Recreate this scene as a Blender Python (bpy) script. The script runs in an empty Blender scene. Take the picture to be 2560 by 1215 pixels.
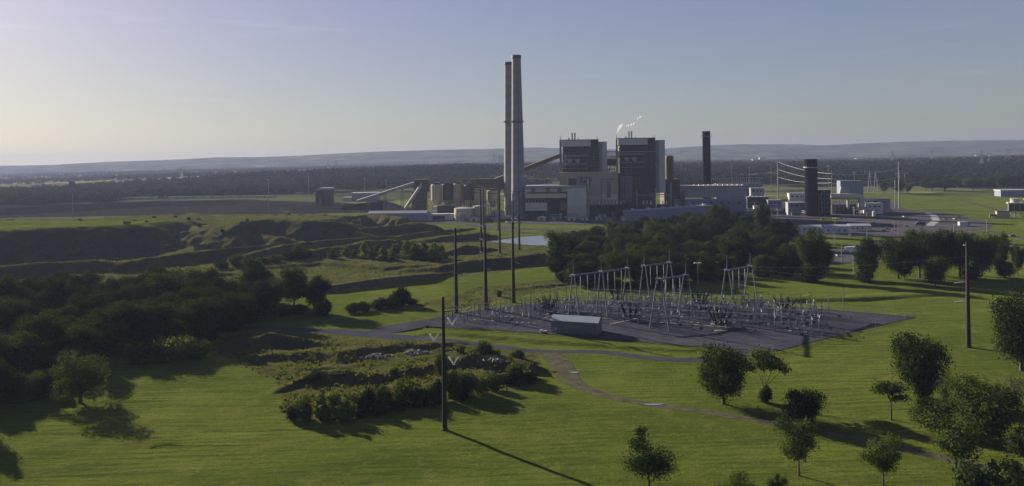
import bpy, bmesh, math, random
import numpy as np
from mathutils import Vector, Matrix

random.seed(7)
scene = bpy.context.scene
COL = scene.collection
F = 1828.0                      # focal length in photo pixels (2560 wide)
CX, CY = 1280.0, 399.0          # principal point: the level horizon in the photo's middle column
ROLL = math.radians(0.8)
CAMH = 66.0
CR, SR = math.cos(ROLL), math.sin(ROLL)

def ray(px, py):
    u, v = px - CX, CY - py
    return (u * CR + v * SR, F, -u * SR + v * CR)
def P(px, py, z=0.0):
    x, y, d = ray(px, py)
    t = (z - CAMH) / d
    return Vector((x * t, y * t, z))
def PD(px, py, Y):
    x, y, d = ray(px, py)
    t = Y / y
    return Vector((x * t, Y, CAMH + d * t))
def hor(px):
    return CY - (px - CX) * math.tan(ROLL)

# ------------------------------------------------------------------ materials
MATS = {}
def nodes(m):
    m.use_nodes = True
    nt = m.node_tree
    nt.nodes.clear()
    return nt, nt.nodes, nt.links
def mat(name, c, rough=.75, var=.25, scale=.3, metal=0., bump=0., stripe=None, coord='Object', spec=.3):
    """plain weathered surface: colour broken by two octaves of noise, vertical streaks, optional ribs"""
    if name in MATS: return MATS[name]
    m = bpy.data.materials.new(name); nt, N, L = nodes(m)
    out = N.new('ShaderNodeOutputMaterial'); b = N.new('ShaderNodeBsdfPrincipled')
    L.new(b.outputs[0], out.inputs[0])
    b.inputs['Roughness'].default_value = rough; b.inputs['Metallic'].default_value = metal
    b.inputs['Specular IOR Level'].default_value = spec
    tc = N.new('ShaderNodeTexCoord')
    n1 = N.new('ShaderNodeTexNoise'); n1.inputs['Scale'].default_value = scale; n1.inputs['Detail'].default_value = 6
    L.new(tc.outputs[coord], n1.inputs['Vector'])
    mp = N.new('ShaderNodeMapping'); mp.inputs['Scale'].default_value = (1, 1, .12)
    L.new(tc.outputs[coord], mp.inputs[0])
    n2 = N.new('ShaderNodeTexNoise'); n2.inputs['Scale'].default_value = scale * 5; n2.inputs['Detail'].default_value = 3
    L.new(mp.outputs[0], n2.inputs['Vector'])
    ad = N.new('ShaderNodeMath'); ad.operation = 'ADD'
    L.new(n1.outputs[0], ad.inputs[0]); L.new(n2.outputs[0], ad.inputs[1])
    mr = N.new('ShaderNodeMapRange'); mr.inputs[1].default_value = .6; mr.inputs[2].default_value = 1.4
    mr.inputs[3].default_value = 1 - var; mr.inputs[4].default_value = 1 + var
    L.new(ad.outputs[0], mr.inputs[0])
    fac = mr.outputs[0]
    if stripe:
        axis, freq, amt = stripe
        sp = N.new('ShaderNodeSeparateXYZ'); L.new(tc.outputs[coord], sp.inputs[0])
        mu = N.new('ShaderNodeMath'); mu.operation = 'MULTIPLY'; mu.inputs[1].default_value = freq * 6.2832
        L.new(sp.outputs[axis], mu.inputs[0])
        si = N.new('ShaderNodeMath'); si.operation = 'SINE'; L.new(mu.outputs[0], si.inputs[0])
        r2 = N.new('ShaderNodeMapRange'); r2.inputs[1].default_value = -1; r2.inputs[2].default_value = 1
        r2.inputs[3].default_value = 1 - amt; r2.inputs[4].default_value = 1 + amt
        L.new(si.outputs[0], r2.inputs[0])
        m2 = N.new('ShaderNodeMath'); m2.operation = 'MULTIPLY'
        L.new(fac, m2.inputs[0]); L.new(r2.outputs[0], m2.inputs[1]); fac = m2.outputs[0]
    sc = N.new('ShaderNodeVectorMath'); sc.operation = 'SCALE'; sc.inputs[0].default_value = c
    L.new(fac, sc.inputs['Scale']); L.new(sc.outputs[0], b.inputs['Base Color'])
    if bump:
        bp = N.new('ShaderNodeBump'); bp.inputs['Strength'].default_value = bump; bp.inputs['Distance'].default_value = .1
        L.new(n1.outputs[0], bp.inputs['Height']); L.new(bp.outputs[0], b.inputs['Normal'])
    MATS[name] = m
    return m

def leafmat(name, c1, c2, trans=.3):
    m = bpy.data.materials.new(name); nt, N, L = nodes(m)
    out = N.new('ShaderNodeOutputMaterial')
    oi = N.new('ShaderNodeObjectInfo'); ge = N.new('ShaderNodeNewGeometry'); tc = N.new('ShaderNodeTexCoord')
    no = N.new('ShaderNodeTexNoise'); no.inputs['Scale'].default_value = .45; no.inputs['Detail'].default_value = 3
    L.new(tc.outputs['Object'], no.inputs['Vector'])
    a = N.new('ShaderNodeMath'); a.operation = 'ADD'; L.new(no.outputs[0], a.inputs[0]); L.new(ge.outputs['Random Per Island'], a.inputs[1])
    orr = N.new('ShaderNodeMath'); orr.operation = 'MULTIPLY_ADD'; orr.inputs[1].default_value = 1.7; orr.inputs[2].default_value = -.35; L.new(oi.outputs['Random'], orr.inputs[0])
    a2 = N.new('ShaderNodeMath'); a2.operation = 'ADD'; L.new(a.outputs[0], a2.inputs[0]); L.new(orr.outputs[0], a2.inputs[1])
    mr = N.new('ShaderNodeMapRange'); mr.inputs[1].default_value = .5; mr.inputs[2].default_value = 2.2
    L.new(a2.outputs[0], mr.inputs[0])
    mx = N.new('ShaderNodeMix'); mx.data_type = 'RGBA'
    mx.inputs[6].default_value = (*c1, 1); mx.inputs[7].default_value = (*c2, 1)
    L.new(mr.outputs[0], mx.inputs[0])
    d = N.new('ShaderNodeBsdfDiffuse'); t = N.new('ShaderNodeBsdfTranslucent')
    L.new(mx.outputs[2], d.inputs[0])
    tt = N.new('ShaderNodeMix'); tt.data_type = 'RGBA'; tt.blend_type = 'MULTIPLY'; tt.inputs[0].default_value = 1
    tt.inputs[7].default_value = (1.5, 1.35, .55, 1); L.new(mx.outputs[2], tt.inputs[6]); L.new(tt.outputs[2], t.inputs[0])
    ms = N.new('ShaderNodeMixShader'); ms.inputs[0].default_value = trans
    L.new(d.outputs[0], ms.inputs[1]); L.new(t.outputs[0], ms.inputs[2]); L.new(ms.outputs[0], out.inputs[0])
    MATS[name] = m
    return m

# ------------------------------------------------------------------ mesh helpers
class MB:
    def __init__(s): s.v = []; s.f = []; s.mi = []; s.cur = 0
    def add(s, vs, fs):
        o = len(s.v); s.v += [tuple(v) for v in vs]
        for f in fs: s.f.append([i + o for i in f]); s.mi.append(s.cur)
        return s
    def box(s, x0, x1, y0, y1, z0, z1, M=None):
        vs = [Vector(p) for p in ((x0,y0,z0),(x1,y0,z0),(x1,y1,z0),(x0,y1,z0),(x0,y0,z1),(x1,y0,z1),(x1,y1,z1),(x0,y1,z1))]
        if M is not None: vs = [M @ v for v in vs]
        return s.add(vs, [(0,3,2,1),(4,5,6,7),(0,1,5,4),(1,2,6,5),(2,3,7,6),(3,0,4,7)])
    def tube(s, a, b, r0, r1=None, n=8, cap=True):
        a, b = Vector(a), Vector(b); r1 = r0 if r1 is None else r1
        d = (b - a).normalized()
        u = d.cross(Vector((0, 0, 1)) if abs(d.z) < .95 else Vector((1, 0, 0))).normalized(); w = d.cross(u)
        vs = []
        for p, r in ((a, r0), (b, r1)):
            for i in range(n):
                t = 2 * math.pi * i / n
                vs.append(p + (u * math.cos(t) + w * math.sin(t)) * r)
        fs = [(i, i + n, (i + 1) % n + n, (i + 1) % n) for i in range(n)]
        if cap: fs += [tuple(range(n)), tuple(range(2 * n - 1, n - 1, -1))]
        return s.add(vs, fs)
    def lathe(s, prof, n=24, c=(0, 0, 0)):
        vs = []
        for r, z in prof:
            for i in range(n):
                t = 2 * math.pi * i / n
                vs.append((c[0] + r * math.cos(t), c[1] + r * math.sin(t), c[2] + z))
        fs = []
        for k in range(len(prof) - 1):
            for i in range(n):
                j = (i + 1) % n
                fs.append((k*n+i, k*n+j, (k+1)*n+j, (k+1)*n+i))
        fs.append(tuple(range(n - 1, -1, -1))); fs.append(tuple(range((len(prof)-1)*n, len(prof)*n)))
        return s.add(vs, fs)
    def path(s, pts, r, n=5):
        for a, b in zip(pts[:-1], pts[1:]): s.tube(a, b, r, n=n, cap=False)
        return s
    def prism(s, poly, y0, y1):
        """polygon in (x,z), extruded along y"""
        n = len(poly)
        vs = [(x, y0, z) for x, z in poly] + [(x, y1, z) for x, z in poly]
        fs = [tuple(range(n)), tuple(range(2*n-1, n-1, -1))] + [(i, i+n, (i+1)%n+n, (i+1)%n) for i in range(n)]
        return s.add(vs, fs)
    def build(s, name, m, parent=None, loc=(0, 0, 0), smooth=False, rot=0):
        me = bpy.data.meshes.new(name); me.from_pydata(s.v, [], s.f)
        ms = m if isinstance(m, (list, tuple)) else [m]
        for q in ms: me.materials.append(q)
        if len(ms) > 1: me.polygons.foreach_set('material_index', s.mi)
        bm = bmesh.new(); bm.from_mesh(me); bmesh.ops.recalc_face_normals(bm, faces=bm.faces); bm.to_mesh(me); bm.free()
        if smooth:
            me.polygons.foreach_set('use_smooth', [True] * len(me.polygons))
        o = bpy.data.objects.new(name, me); COL.objects.link(o)
        o.location = loc; o.rotation_euler.z = rot
        if parent is not None: o.parent = parent
        return o

def npmesh(name, V, Fq, m, parent=None, smooth=False):
    me = bpy.data.meshes.new(name)
    k = Fq.shape[1]
    me.vertices.add(len(V)); me.vertices.foreach_set('co', np.ascontiguousarray(V, dtype=np.float32).ravel())
    me.loops.add(Fq.size); me.loops.foreach_set('vertex_index', np.ascontiguousarray(Fq, dtype=np.int32).ravel())
    me.polygons.add(len(Fq)); me.polygons.foreach_set('loop_start', np.arange(0, Fq.size, k, dtype=np.int32))
    if smooth: me.polygons.foreach_set('use_smooth', np.ones(len(Fq), dtype=bool))
    me.materials.append(m)
    me.update(calc_edges=True)
    if parent == 'mesh': return me
    o = bpy.data.objects.new(name, me); COL.objects.link(o)
    if parent is not None: o.parent = parent
    return o

def tag(o, label, cat, group=None, kind=None):
    if label: o['label'] = label
    if cat: o['category'] = cat
    if group: o['group'] = group
    if kind: o['kind'] = kind
    return o
def thing(name, label, cat, loc=(0, 0, 0), rz=0, group=None):
    o = bpy.data.objects.new(name, None); COL.objects.link(o); o.empty_display_size = .5
    o.location = loc; o.rotation_euler.z = rz
    return tag(o, label, cat, group)
def link_copy(o, parent=None):
    c = o.copy(); COL.objects.link(c)
    if parent is not None: c.parent = parent
    for ch in list(o.children): link_copy(ch, c)
    return c
def place(src, used, loc, rz=0, label=None, group=None, scale=None):
    """first call moves the source itself, later calls copy it with all its parts"""
    o = link_copy(src) if used[0] else src
    used[0] = True
    o.location = loc; o.rotation_euler.z = rz
    if label: o['label'] = label
    if group: o['group'] = group
    if scale is not None: o.scale = scale if hasattr(scale, '__len__') else (scale,) * 3
    return o

# ------------------------------------------------------------------ numpy noise
def vnoise(x, y, seed=0):
    xi, yi = np.floor(x).astype(np.int64), np.floor(y).astype(np.int64)
    xf, yf = x - xi, y - yi
    def h(a, b):
        n = (a * 374761393 + b * 668265263 + seed * 982451653) & 0x7fffffff
        n = ((n ^ (n >> 13)) * 1274126177) & 0x7fffffff
        return ((n ^ (n >> 16)) & 0xffff) / 65535.0
    u, v = xf*xf*(3-2*xf), yf*yf*(3-2*yf)
    return (h(xi,yi)*(1-u)+h(xi+1,yi)*u)*(1-v) + (h(xi,yi+1)*(1-u)+h(xi+1,yi+1)*u)*v
def fbm(x, y, seed=0, o=4):
    r = np.zeros_like(x); a = .5
    for k in range(o):
        r += a * vnoise(x * 2**k, y * 2**k, seed + k); a *= .5
    return r
def sstep(a, b, t):
    t = np.clip((t - a) / (b - a), 0, 1); return t*t*(3-2*t)

# ------------------------------------------------------------------ relief
RIDGES = [   # crest (px, py, height m) left to right, near slope width factor, far slope width, flat top behind crest
    ([(-260,588,21),(0,576,21),(150,569,21),(300,562,20),(420,552,17),(470,553,14),(540,561,10)], 2.1, 40, 118),
    ([(390,588,2),(460,568,9),(530,560,15),(600,554,18),(680,545,18),(760,549,17),(840,553,15),(900,562,8)], 2.2, 22, 2),
    ([(520,606,5),(600,590,8),(640,584,9),(700,594,7),(760,606,4)], 1.75, 14, 1),
    ([(730,592,5),(800,583,7),(853,573,9),(890,577,7),(930,590,3)], 1.75, 14, 1),
    ([(850,580,5),(937,567,8),(1021,559,9),(1087,562,8),(1115,577,2)], 1.7, 14, 1),
    ([(780,549,6),(850,545,8),(920,536,10),(985,540,10),(1010,547,8),(1035,561,3)], 1.7, 16, 1),
    ([(600,642,2),(705,614,4),(784,604,4),(916,593,4),(995,590,3),(1100,577,3),(1180,570,1.5)], 1.75, 14, 1),
    ([(690,642,2),(784,625,5),(863,614,5),(916,601,6),(985,598,6),(1012,611,2)], 1.7, 16, 1),
    ([(-260,686,6),(0,668,6),(150,655,6),(250,652,6),(300,660,5),(370,646,6),(500,630,6),(640,617,5),(720,606,3)], 1.5, 16, 1),
    ([(1050,601,1.5),(1100,592,4),(1160,586,5),(1212,583,5),(1235,588,2)], 1.4, 12, 2),
    ([(1115,632,2),(1166,613,5),(1222,621,2)], 1.5, 10, 1),
    ([(1040,674,1.2),(1145,655,5),(1293,643,5),(1382,636,5),(1470,630,4)], 1.5, 14, 2),
    ([(770,728,1.5),(818,716,3),(937,700,3.5),(1056,688,3.5),(1135,681,1.2)], 1.3, 9, 1),
    ([(640,668,1),(800,655,2),(960,668,1.6),(1080,660,1)], 1.6, 9, 0),
    ([(530,870,.8),(593,847,3),(680,836,4),(760,845,3),(805,859,.8)], 1.3, 9, 0),
    ([(560,906,.4),(700,884,1.6),(850,876,2.2),(1000,862,1.6),(1100,860,.8)], 2.2, 12, 2),
    ([(700,972,.6),(760,940,1.8),(810,925,2.6),(870,930,2.3),(930,937,1.7),(1050,915,1.6),(1150,905,1.2)], 1.7, 5, 0),
    ([(1105,902,1.6),(1190,885,3.4),(1260,890,3.4),(1330,905,3),(1368,926,.6)], 1.3, 6, 0),
    ([(1120,962,1),(1230,937,2.2),(1300,930,2.6),(1343,946,.8)], 1.3, 5, 0),
    ([(1045,836,.5),(1120,829,1.1),(1300,843,1.1),(1390,851,1.1),(1560,864,.8),(1720,874,.5)], 2.0, 4, 0),
    ([(1560,735,.7),(1850,748,1.6),(2150,742,1.6),(2330,735,.8)], 2.6, 12, 4),
    ([(0,735,1.5),(60,702,3),(110,715,1)], 1.5, 8, 0),
    ([(200,712,1.2),(420,690,1.5),(560,682,1.5)], 2.0, 9, 0),
    ([(1240,727,.5),(1330,715,1),(1420,707,.8)], 1.5, 4, 0),
]
def seg_dist(X, Y, pts):
    """distance to a polyline, side (+ towards the camera), parameter blended height"""
    best = np.full(X.shape, 1e9); side = np.ones(X.shape); hh = np.zeros(X.shape)
    for (ax, ay, ah), (bx, by, bh) in zip(pts[:-1], pts[1:]):
        dx, dy = bx-ax, by-ay; L2 = dx*dx+dy*dy
        t = np.clip(((X-ax)*dx+(Y-ay)*dy)/L2, 0, 1)
        d = np.hypot(X-(ax+t*dx), Y-(ay+t*dy))
        s = np.where((X-ax)*dy-(Y-ay)*dx > 0, 1., -1.)
        k = d < best - 1e-6
        best = np.where(k, d, best); side = np.where(k, s, side); hh = np.where(k, ah+(bh-ah)*t, hh)
    return best, side, hh
RW = []
for pts, nw, fw, flat in RIDGES:
    RW.append(([(*P(x, y, h).xy, h) for x, y, h in pts], nw, fw, flat))
def ridge_h(X, Y):
    H = np.zeros(X.shape)
    wob = (fbm(X/11., Y/11., 3, 5) - .47) * 2.0
    hv = .82 + .5*fbm(X/17., Y/17., 55)
    for pts, nw, fw, flat in RW:
        hm = max(p[2] for p in pts); m = max(hm*nw, fw+flat) + 8
        xs = [p[0] for p in pts]; ys = [p[1] for p in pts]
        k = (X > min(xs)-m) & (X < max(xs)+m) & (Y > min(ys)-m) & (Y < max(ys)+m)
        if not k.any(): continue
        d, s, h = seg_dist(X[k], Y[k], pts)
        h = h * (hv[k] if hm < 12 else np.minimum(1, .55 + .45*hv[k]))
        d = np.maximum(0, d * (1 + (.5 if hm < 12 else .32) * wob[k]) + (.22 if hm < 12 else .1) * wob[k] * h)
        near = np.clip(1 - d / (h*nw + .01), 0, 1)
        near = .55*near + .45*near*near*(3-2*near)
        far = 1 - sstep(0, 1, np.clip((d - flat) / fw, 0, 1))
        z = h * np.where(s > 0, near, far)
        H[k] = np.maximum(H[k], z)
    return H

POND = [P(*p).xy for p in ((1216,603),(1250,599),(1300,592),(1345,589),(1392,590),(1425,596),(1420,606),(1370,613),(1310,611),(1262,606))]
def inpoly(X, Y, poly):
    c = np.zeros(X.shape, bool); n = len(poly)
    for i in range(n):
        (x0, y0), (x1, y1) = poly[i], poly[(i+1) % n]
        if y0 == y1: continue
        c ^= ((y0 > Y) != (y1 > Y)) & (X < (x1-x0)*(Y-y0)/(y1-y0)+x0)
    return c
def px(*pts): return [tuple(P(a, b).xy) for a, b in pts]
def grow(poly, m):
    c = np.mean(np.array(poly), 0)
    return [tuple(c + (np.array(p) - c) * (1 + m / np.linalg.norm(np.array(p) - c))) for p in poly]

# roads: (name, label-free structure, pixel polyline, width m, material key)
ROADS = [
    ('dirt_track', [(1330,874),(1372,884),(1398,905),(1418,938),(1450,966),(1530,993),(1640,1013),(1760,1029),(1880,1050),(2000,1071),(2150,1096),(2300,1131),(2450,1166),(2570,1192)], [5,7,8,7,5.4,4,3.5,3.5,3.5,3.5,3.6,3.6,3.6,3.6], 'dirt'),
    ('gravel_road', [(600,818),(720,823),(830,828),(900,833),(1000,843),(1100,851),(1250,866),(1340,878),(1500,880),(1600,892),(1700,900),(1770,897),(1850,884),(1900,876)], [4,5,7,9,7,5,4,4.5,4.5,4.5,5,6,7,8], 'gravel'),
    ('dirt_road', [(800,736),(967,714),(1115,695),(1373,662),(1480,648)], [5,5,5,5,5], 'dirt'),
    ('plant_road', [(1060,558),(1150,560),(1215,565),(1290,572),(1400,574),(1550,570),(1640,566)], [16,12,22,26,16,12,10], 'asphalt'),
    ('access_road', [(2170,606),(2290,598),(2400,585),(2480,580),(2570,598)], [8,8,8,8,8], 'asphalt'),
    ('field_lane', [(2335,489),(2400,500),(2460,516),(2520,534)], [7,7,7,8], 'dirt'),
    ('farm_lane', [(2400,484),(2470,496),(2530,508)], [6,6,6], 'dirt'),
]
PAD = px((905,834),(960,816),(1040,803),(1145,784),(1230,772),(1290,764),(1400,757),(1560,752),(1900,762),(2120,778),(2290,793),(2110,836),(1935,880),(1760,868),(1600,856),(1390,837),(1240,826),(1060,818),(1000,830),(950,838))
LOTS = [
    ('car_park', px((1850,556),(1990,540),(2070,546),(2260,524),(2345,529),(2440,548),(2485,560),(2470,573),(2230,596),(2060,589),(1960,592),(1880,578)), 'asphalt'),
    ('staff_car_park', px((1950,650),(2075,626),(2200,604),(2235,604),(2195,652),(2085,660),(1960,666)), 'asphalt'),
    ('plant_yard', px((1040,556),(1066,544),(1300,540),(1700,520),(1900,520),(1960,505),(2230,505),(2270,525),(2070,548),(1990,541),(1850,557),(1640,562),(1400,562),(1240,556)), 'asphalt'),
]
ROADW = [(n, [(*P(x, y).xy, w) for (x, y), w in zip(pts, ws)], k) for n, pts, ws, k in ROADS]
RWID = {}
def flat_mask(X, Y):
    m = np.zeros(X.shape)
    for n, pts, k in ROADW:
        xs = [p[0] for p in pts]; ys = [p[1] for p in pts]
        kk = (X > min(xs)-20) & (X < max(xs)+20) & (Y > min(ys)-20) & (Y < max(ys)+20)
        if kk.any():
            d, s, w = seg_dist(X[kk], Y[kk], pts)
            m[kk] = np.maximum(m[kk], 1 - sstep(w/2+.8, w/2+4, d))
    for poly in [PAD] + [l[1] for l in LOTS]:
        m = np.maximum(m, inpoly(X, Y, grow(poly, 2.5)).astype(float))
    return m
RISE_U = [-900, -300, 0, 242, 532, 726, 1162, 1400, 1700, 2200, 2560, 3200]
RISE_Z = [0, 0, 1, 11, 22, 28, 37, 36, 32, 32, 40, 44]
def rise(X, Y):
    """the plain beyond the plant lies on a low rise, higher to the right"""
    Ys = np.maximum(Y, 900.)
    return np.interp(X/Ys*F + CX, RISE_U, RISE_Z) * sstep(1270, 2350, Y)
def base_h(X, Y):
    """relief without the fine roughness"""
    H = ridge_h(X, Y) + rise(X, Y)
    H -= 1.6 * inpoly(X, Y, POND)
    return H
def ground_z(x, y):
    return float(base_h(np.array([float(x)]), np.array([float(y)]))[0])

# land cover
ROUGH_POLY = px((-260,545),(300,545),(450,548),(1030,545),(1110,575),(1220,580),(1240,600),(1420,615),(1480,625),(1480,640),(1370,660),(1115,692),(820,730),(700,745),(400,760),(-300,790))
ROUGH2 = px((520,862),(600,838),(740,828),(900,838),(1100,855),(1250,870),(1330,880),(1372,925),(1330,962),(1200,985),(980,1025),(760,1058),(712,1030),(700,975),(640,935),(560,905))
LAWN_HI = px((-260,590),(0,576),(150,569),(300,562),(420,552),(440,547),(400,543),(310,540),(200,545),(0,545),(-260,545))
ROUGH3 = px((1040,760),(1180,722),(1330,705),(1430,695),(1430,720),(1290,745),(1130,770))
def cover(X, Y, H):
    r = np.zeros(X.shape)
    n = fbm(X/14., Y/14., 21)
    for poly in (ROUGH_POLY, ROUGH2, ROUGH3):
        r = np.maximum(r, inpoly(X + (n-.47)*14, Y + (fbm(X/14., Y/14., 31)-.47)*14, poly) * 1.)
    hp = [tuple(P(a, b, 20).xy) for a, b in ((-400,590),(0,578),(150,570),(300,563),(410,553),(440,547),(400,541),(310,538),(200,543),(0,543),(-400,545))]
    r[inpoly(X, Y, hp) & (H > 15)] = .15
    return r

# ------------------------------------------------------------------ ground sheet
def rows():
    a = [-260, -120, -20, 40, 75]
    y = 95.
    while y < 1000: a.append(y); y *= 1.0042
    while y < 12500: a.append(y); y *= 1.016
    return np.array(a)
ys = rows(); NX = 720
us = np.linspace(-1, 1, NX)
half = np.maximum(ys, 95) * .88 + 45
GX = us[None, :] * half[:, None]; GY = np.repeat(ys[:, None], NX, 1)
GB = base_h(GX, GY); FM = flat_mask(GX, GY)
RG = cover(GX, GY, GB)
fade = 1 - sstep(900, 1400, GY)
tex = (fbm(GX/5., GY/5., 5) - .47) * (.25 + 1.1*RG) + (fbm(GX/1.6, GY/1.6, 9) - .47) * (.12 + .5*RG) * (GY < 600)
sw = (fbm(GX/38., GY/22., 12) - .47) * .9
tex = tex + sw * (1 - .5*RG)
GZ = GB + tex * (1 - FM) * fade
GZ -= .05 * (1 - FM)
GZ[inpoly(GX, GY, grow(POND, 6))] = np.minimum(GZ, GB + .05)[inpoly(GX, GY, grow(POND, 6))]
ii = np.arange((len(ys)-1) * (NX-1)); r_, c_ = ii // (NX-1), ii % (NX-1)
q = r_ * NX + c_
GF = np.stack([q, q+1, q+NX+1, q+NX], 1)

def ground_material():
    m = bpy.data.materials.new('meadow'); nt, N, L = nodes(m)
    out = N.new('ShaderNodeOutputMaterial'); d = N.new('ShaderNodeBsdfDiffuse'); L.new(d.outputs[0], out.inputs[0])
    tc = N.new('ShaderNodeTexCoord')
    def noise(sc, det=4, vec=None, rough=.6):
        n = N.new('ShaderNodeTexNoise'); n.inputs['Scale'].default_value = sc; n.inputs['Detail'].default_value = det
        n.inputs['Roughness'].default_value = rough
        L.new(vec or tc.outputs['Object'], n.inputs['Vector']); return n.outputs[0]
    def rng(s, a, b, lo, hi):
        r = N.new('ShaderNodeMapRange'); r.inputs[1].default_value = a; r.inputs[2].default_value = b
        r.inputs[3].default_value = lo; r.inputs[4].default_value = hi; L.new(s, r.inputs[0]); return r.outputs[0]
    def mix(f, a, b, mode='MIX'):
        x = N.new('ShaderNodeMix'); x.data_type = 'RGBA'; x.blend_type = mode
        if isinstance(f, float): x.inputs[0].default_value = f
        else: L.new(f, x.inputs[0])
        for s, i in ((a, 6), (b, 7)):
            if isinstance(s, tuple): x.inputs[i].default_value = (*s, 1)
            else: L.new(s, x.inputs[i])
        return x.outputs[2]
    def stretched(rot, sx):
        mp = N.new('ShaderNodeMapping'); mp.inputs['Rotation'].default_value = (0, 0, rot); mp.inputs['Scale'].default_value = (sx, 1, 1)
        L.new(tc.outputs['Object'], mp.inputs[0]); return mp.outputs[0]
    mow = stretched(-.14, .07)
    big = noise(.014, 4); mid = noise(.09, 5); fine = noise(1.3, 7, rough=.8); streak = noise(.42, 3, mow); streak2 = noise(1.1, 3, stretched(-.20, .13)); patch = noise(.03, 5, stretched(-.1, .4))
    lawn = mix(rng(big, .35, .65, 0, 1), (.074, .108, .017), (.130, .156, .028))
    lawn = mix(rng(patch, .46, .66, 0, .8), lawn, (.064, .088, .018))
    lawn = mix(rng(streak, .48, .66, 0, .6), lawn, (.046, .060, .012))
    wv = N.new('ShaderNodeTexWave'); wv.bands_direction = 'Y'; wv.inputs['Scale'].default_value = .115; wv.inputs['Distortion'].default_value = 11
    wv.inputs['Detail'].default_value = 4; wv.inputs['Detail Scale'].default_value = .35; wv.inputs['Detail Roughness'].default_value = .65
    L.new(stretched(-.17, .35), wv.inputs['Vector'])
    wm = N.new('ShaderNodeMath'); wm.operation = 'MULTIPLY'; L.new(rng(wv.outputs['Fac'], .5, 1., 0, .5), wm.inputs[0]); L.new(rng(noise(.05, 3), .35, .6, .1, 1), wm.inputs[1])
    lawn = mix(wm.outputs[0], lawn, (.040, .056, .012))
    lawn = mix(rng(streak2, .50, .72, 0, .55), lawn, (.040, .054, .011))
    lawn = mix(rng(mid, .52, .70, 0, .75), lawn, (.125, .138, .036))
    lawn = mix(rng(fine, .46, .72, 0, .85), lawn, (.040, .058, .013))
    lawn = mix(rng(noise(.5, 6, rough=.75), .52, .72, 0, .6), lawn, (.145, .158, .042))
    rough = mix(rng(mid, .35, .65, 0, 1), (.056, .068, .020), (.090, .088, .034))
    rough = mix(rng(fine, .46, .74, 0, .8), rough, (.032, .038, .014))
    at = N.new('ShaderNodeAttribute'); at.attribute_name = 'rough'
    col = mix(at.outputs['Fac'], lawn, rough)
    ge = N.new('ShaderNodeNewGeometry'); sn = N.new('ShaderNodeSeparateXYZ'); L.new(ge.outputs['True Normal'], sn.inputs[0])
    steep = N.new('ShaderNodeMath'); steep.operation = 'MULTIPLY'; L.new(rng(sn.outputs[2], .93, .80, 0, .85), steep.inputs[0]); L.new(rng(noise(.12, 5), .38, .62, .25, 1), steep.inputs[1])
    col = mix(steep.outputs[0], col, (.060, .050, .042))
    # far farmland: patches of field and scrub
    vo = N.new('ShaderNodeTexVoronoi'); vo.inputs['Scale'].default_value = .0022; L.new(tc.outputs['Object'], vo.inputs['Vector'])
    vs = N.new('ShaderNodeSeparateColor'); L.new(vo.outputs['Color'], vs.inputs[0])
    field = mix(vs.outputs[0], (.05, .065, .025), (.24, .23, .12))
    field = mix(rng(noise(.004, 5), .45, .6, 0, .9), field, (.03, .042, .016))
    a2 = N.new('ShaderNodeAttribute'); a2.attribute_name = 'farmland'
    col = mix(a2.outputs['Fac'], col, field)
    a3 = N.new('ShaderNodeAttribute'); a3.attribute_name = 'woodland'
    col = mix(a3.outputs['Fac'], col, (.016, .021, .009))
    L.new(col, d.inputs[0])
    bp = N.new('ShaderNodeBump'); bp.inputs['Strength'].default_value = 1.; bp.inputs['Distance'].default_value = .8
    ad = N.new('ShaderNodeMath'); ad.operation = 'ADD'; L.new(fine, ad.inputs[0])
    sc2 = N.new('ShaderNodeMath'); sc2.operation = 'MULTIPLY'; sc2.inputs[1].default_value = .6; L.new(streak2, sc2.inputs[0]); L.new(sc2.outputs[0], ad.inputs[1])
    L.new(ad.outputs[0], bp.inputs['Height']); L.new(bp.outputs[0], d.inputs['Normal'])
    return m
gm = ground_material()
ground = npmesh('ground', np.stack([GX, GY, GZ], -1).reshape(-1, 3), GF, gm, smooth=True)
ground['kind'] = 'structure'
at = ground.data.attributes.new('rough', 'FLOAT', 'POINT'); at.data.foreach_set('value', RG.ravel().astype(np.float32))
fl = sstep(1050, 1350, GY + (fbm(GX/120., GY/120., 77)-.47)*400)
def col(u, y): return ((u-CX)/F*y, y)
WOODS = [[col(*q) for q in ((-420,1230),(0,1235),(260,1270),(300,1400),(700,1480),(880,1500),(1040,1490),(1280,1500),(1420,1640),(1500,1700),(1500,2450),(1162,2420),(726,2250),(532,2100),(242,1900),(0,1800),(-420,1750))],
    [col(*q) for q in ((1640,1480),(1800,1500),(1950,1500),(2250,1480),(2330,1400),(2720,1330),(2720,2250),(2300,2300),(2000,2350),(1640,2350))]]
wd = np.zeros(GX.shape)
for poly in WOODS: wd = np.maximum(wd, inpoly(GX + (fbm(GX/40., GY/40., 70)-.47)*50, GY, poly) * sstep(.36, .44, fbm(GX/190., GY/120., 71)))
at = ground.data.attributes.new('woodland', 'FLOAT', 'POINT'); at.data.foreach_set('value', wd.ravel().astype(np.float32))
at = ground.data.attributes.new('farmland', 'FLOAT', 'POINT'); at.data.foreach_set('value', fl.ravel().astype(np.float32))

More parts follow.
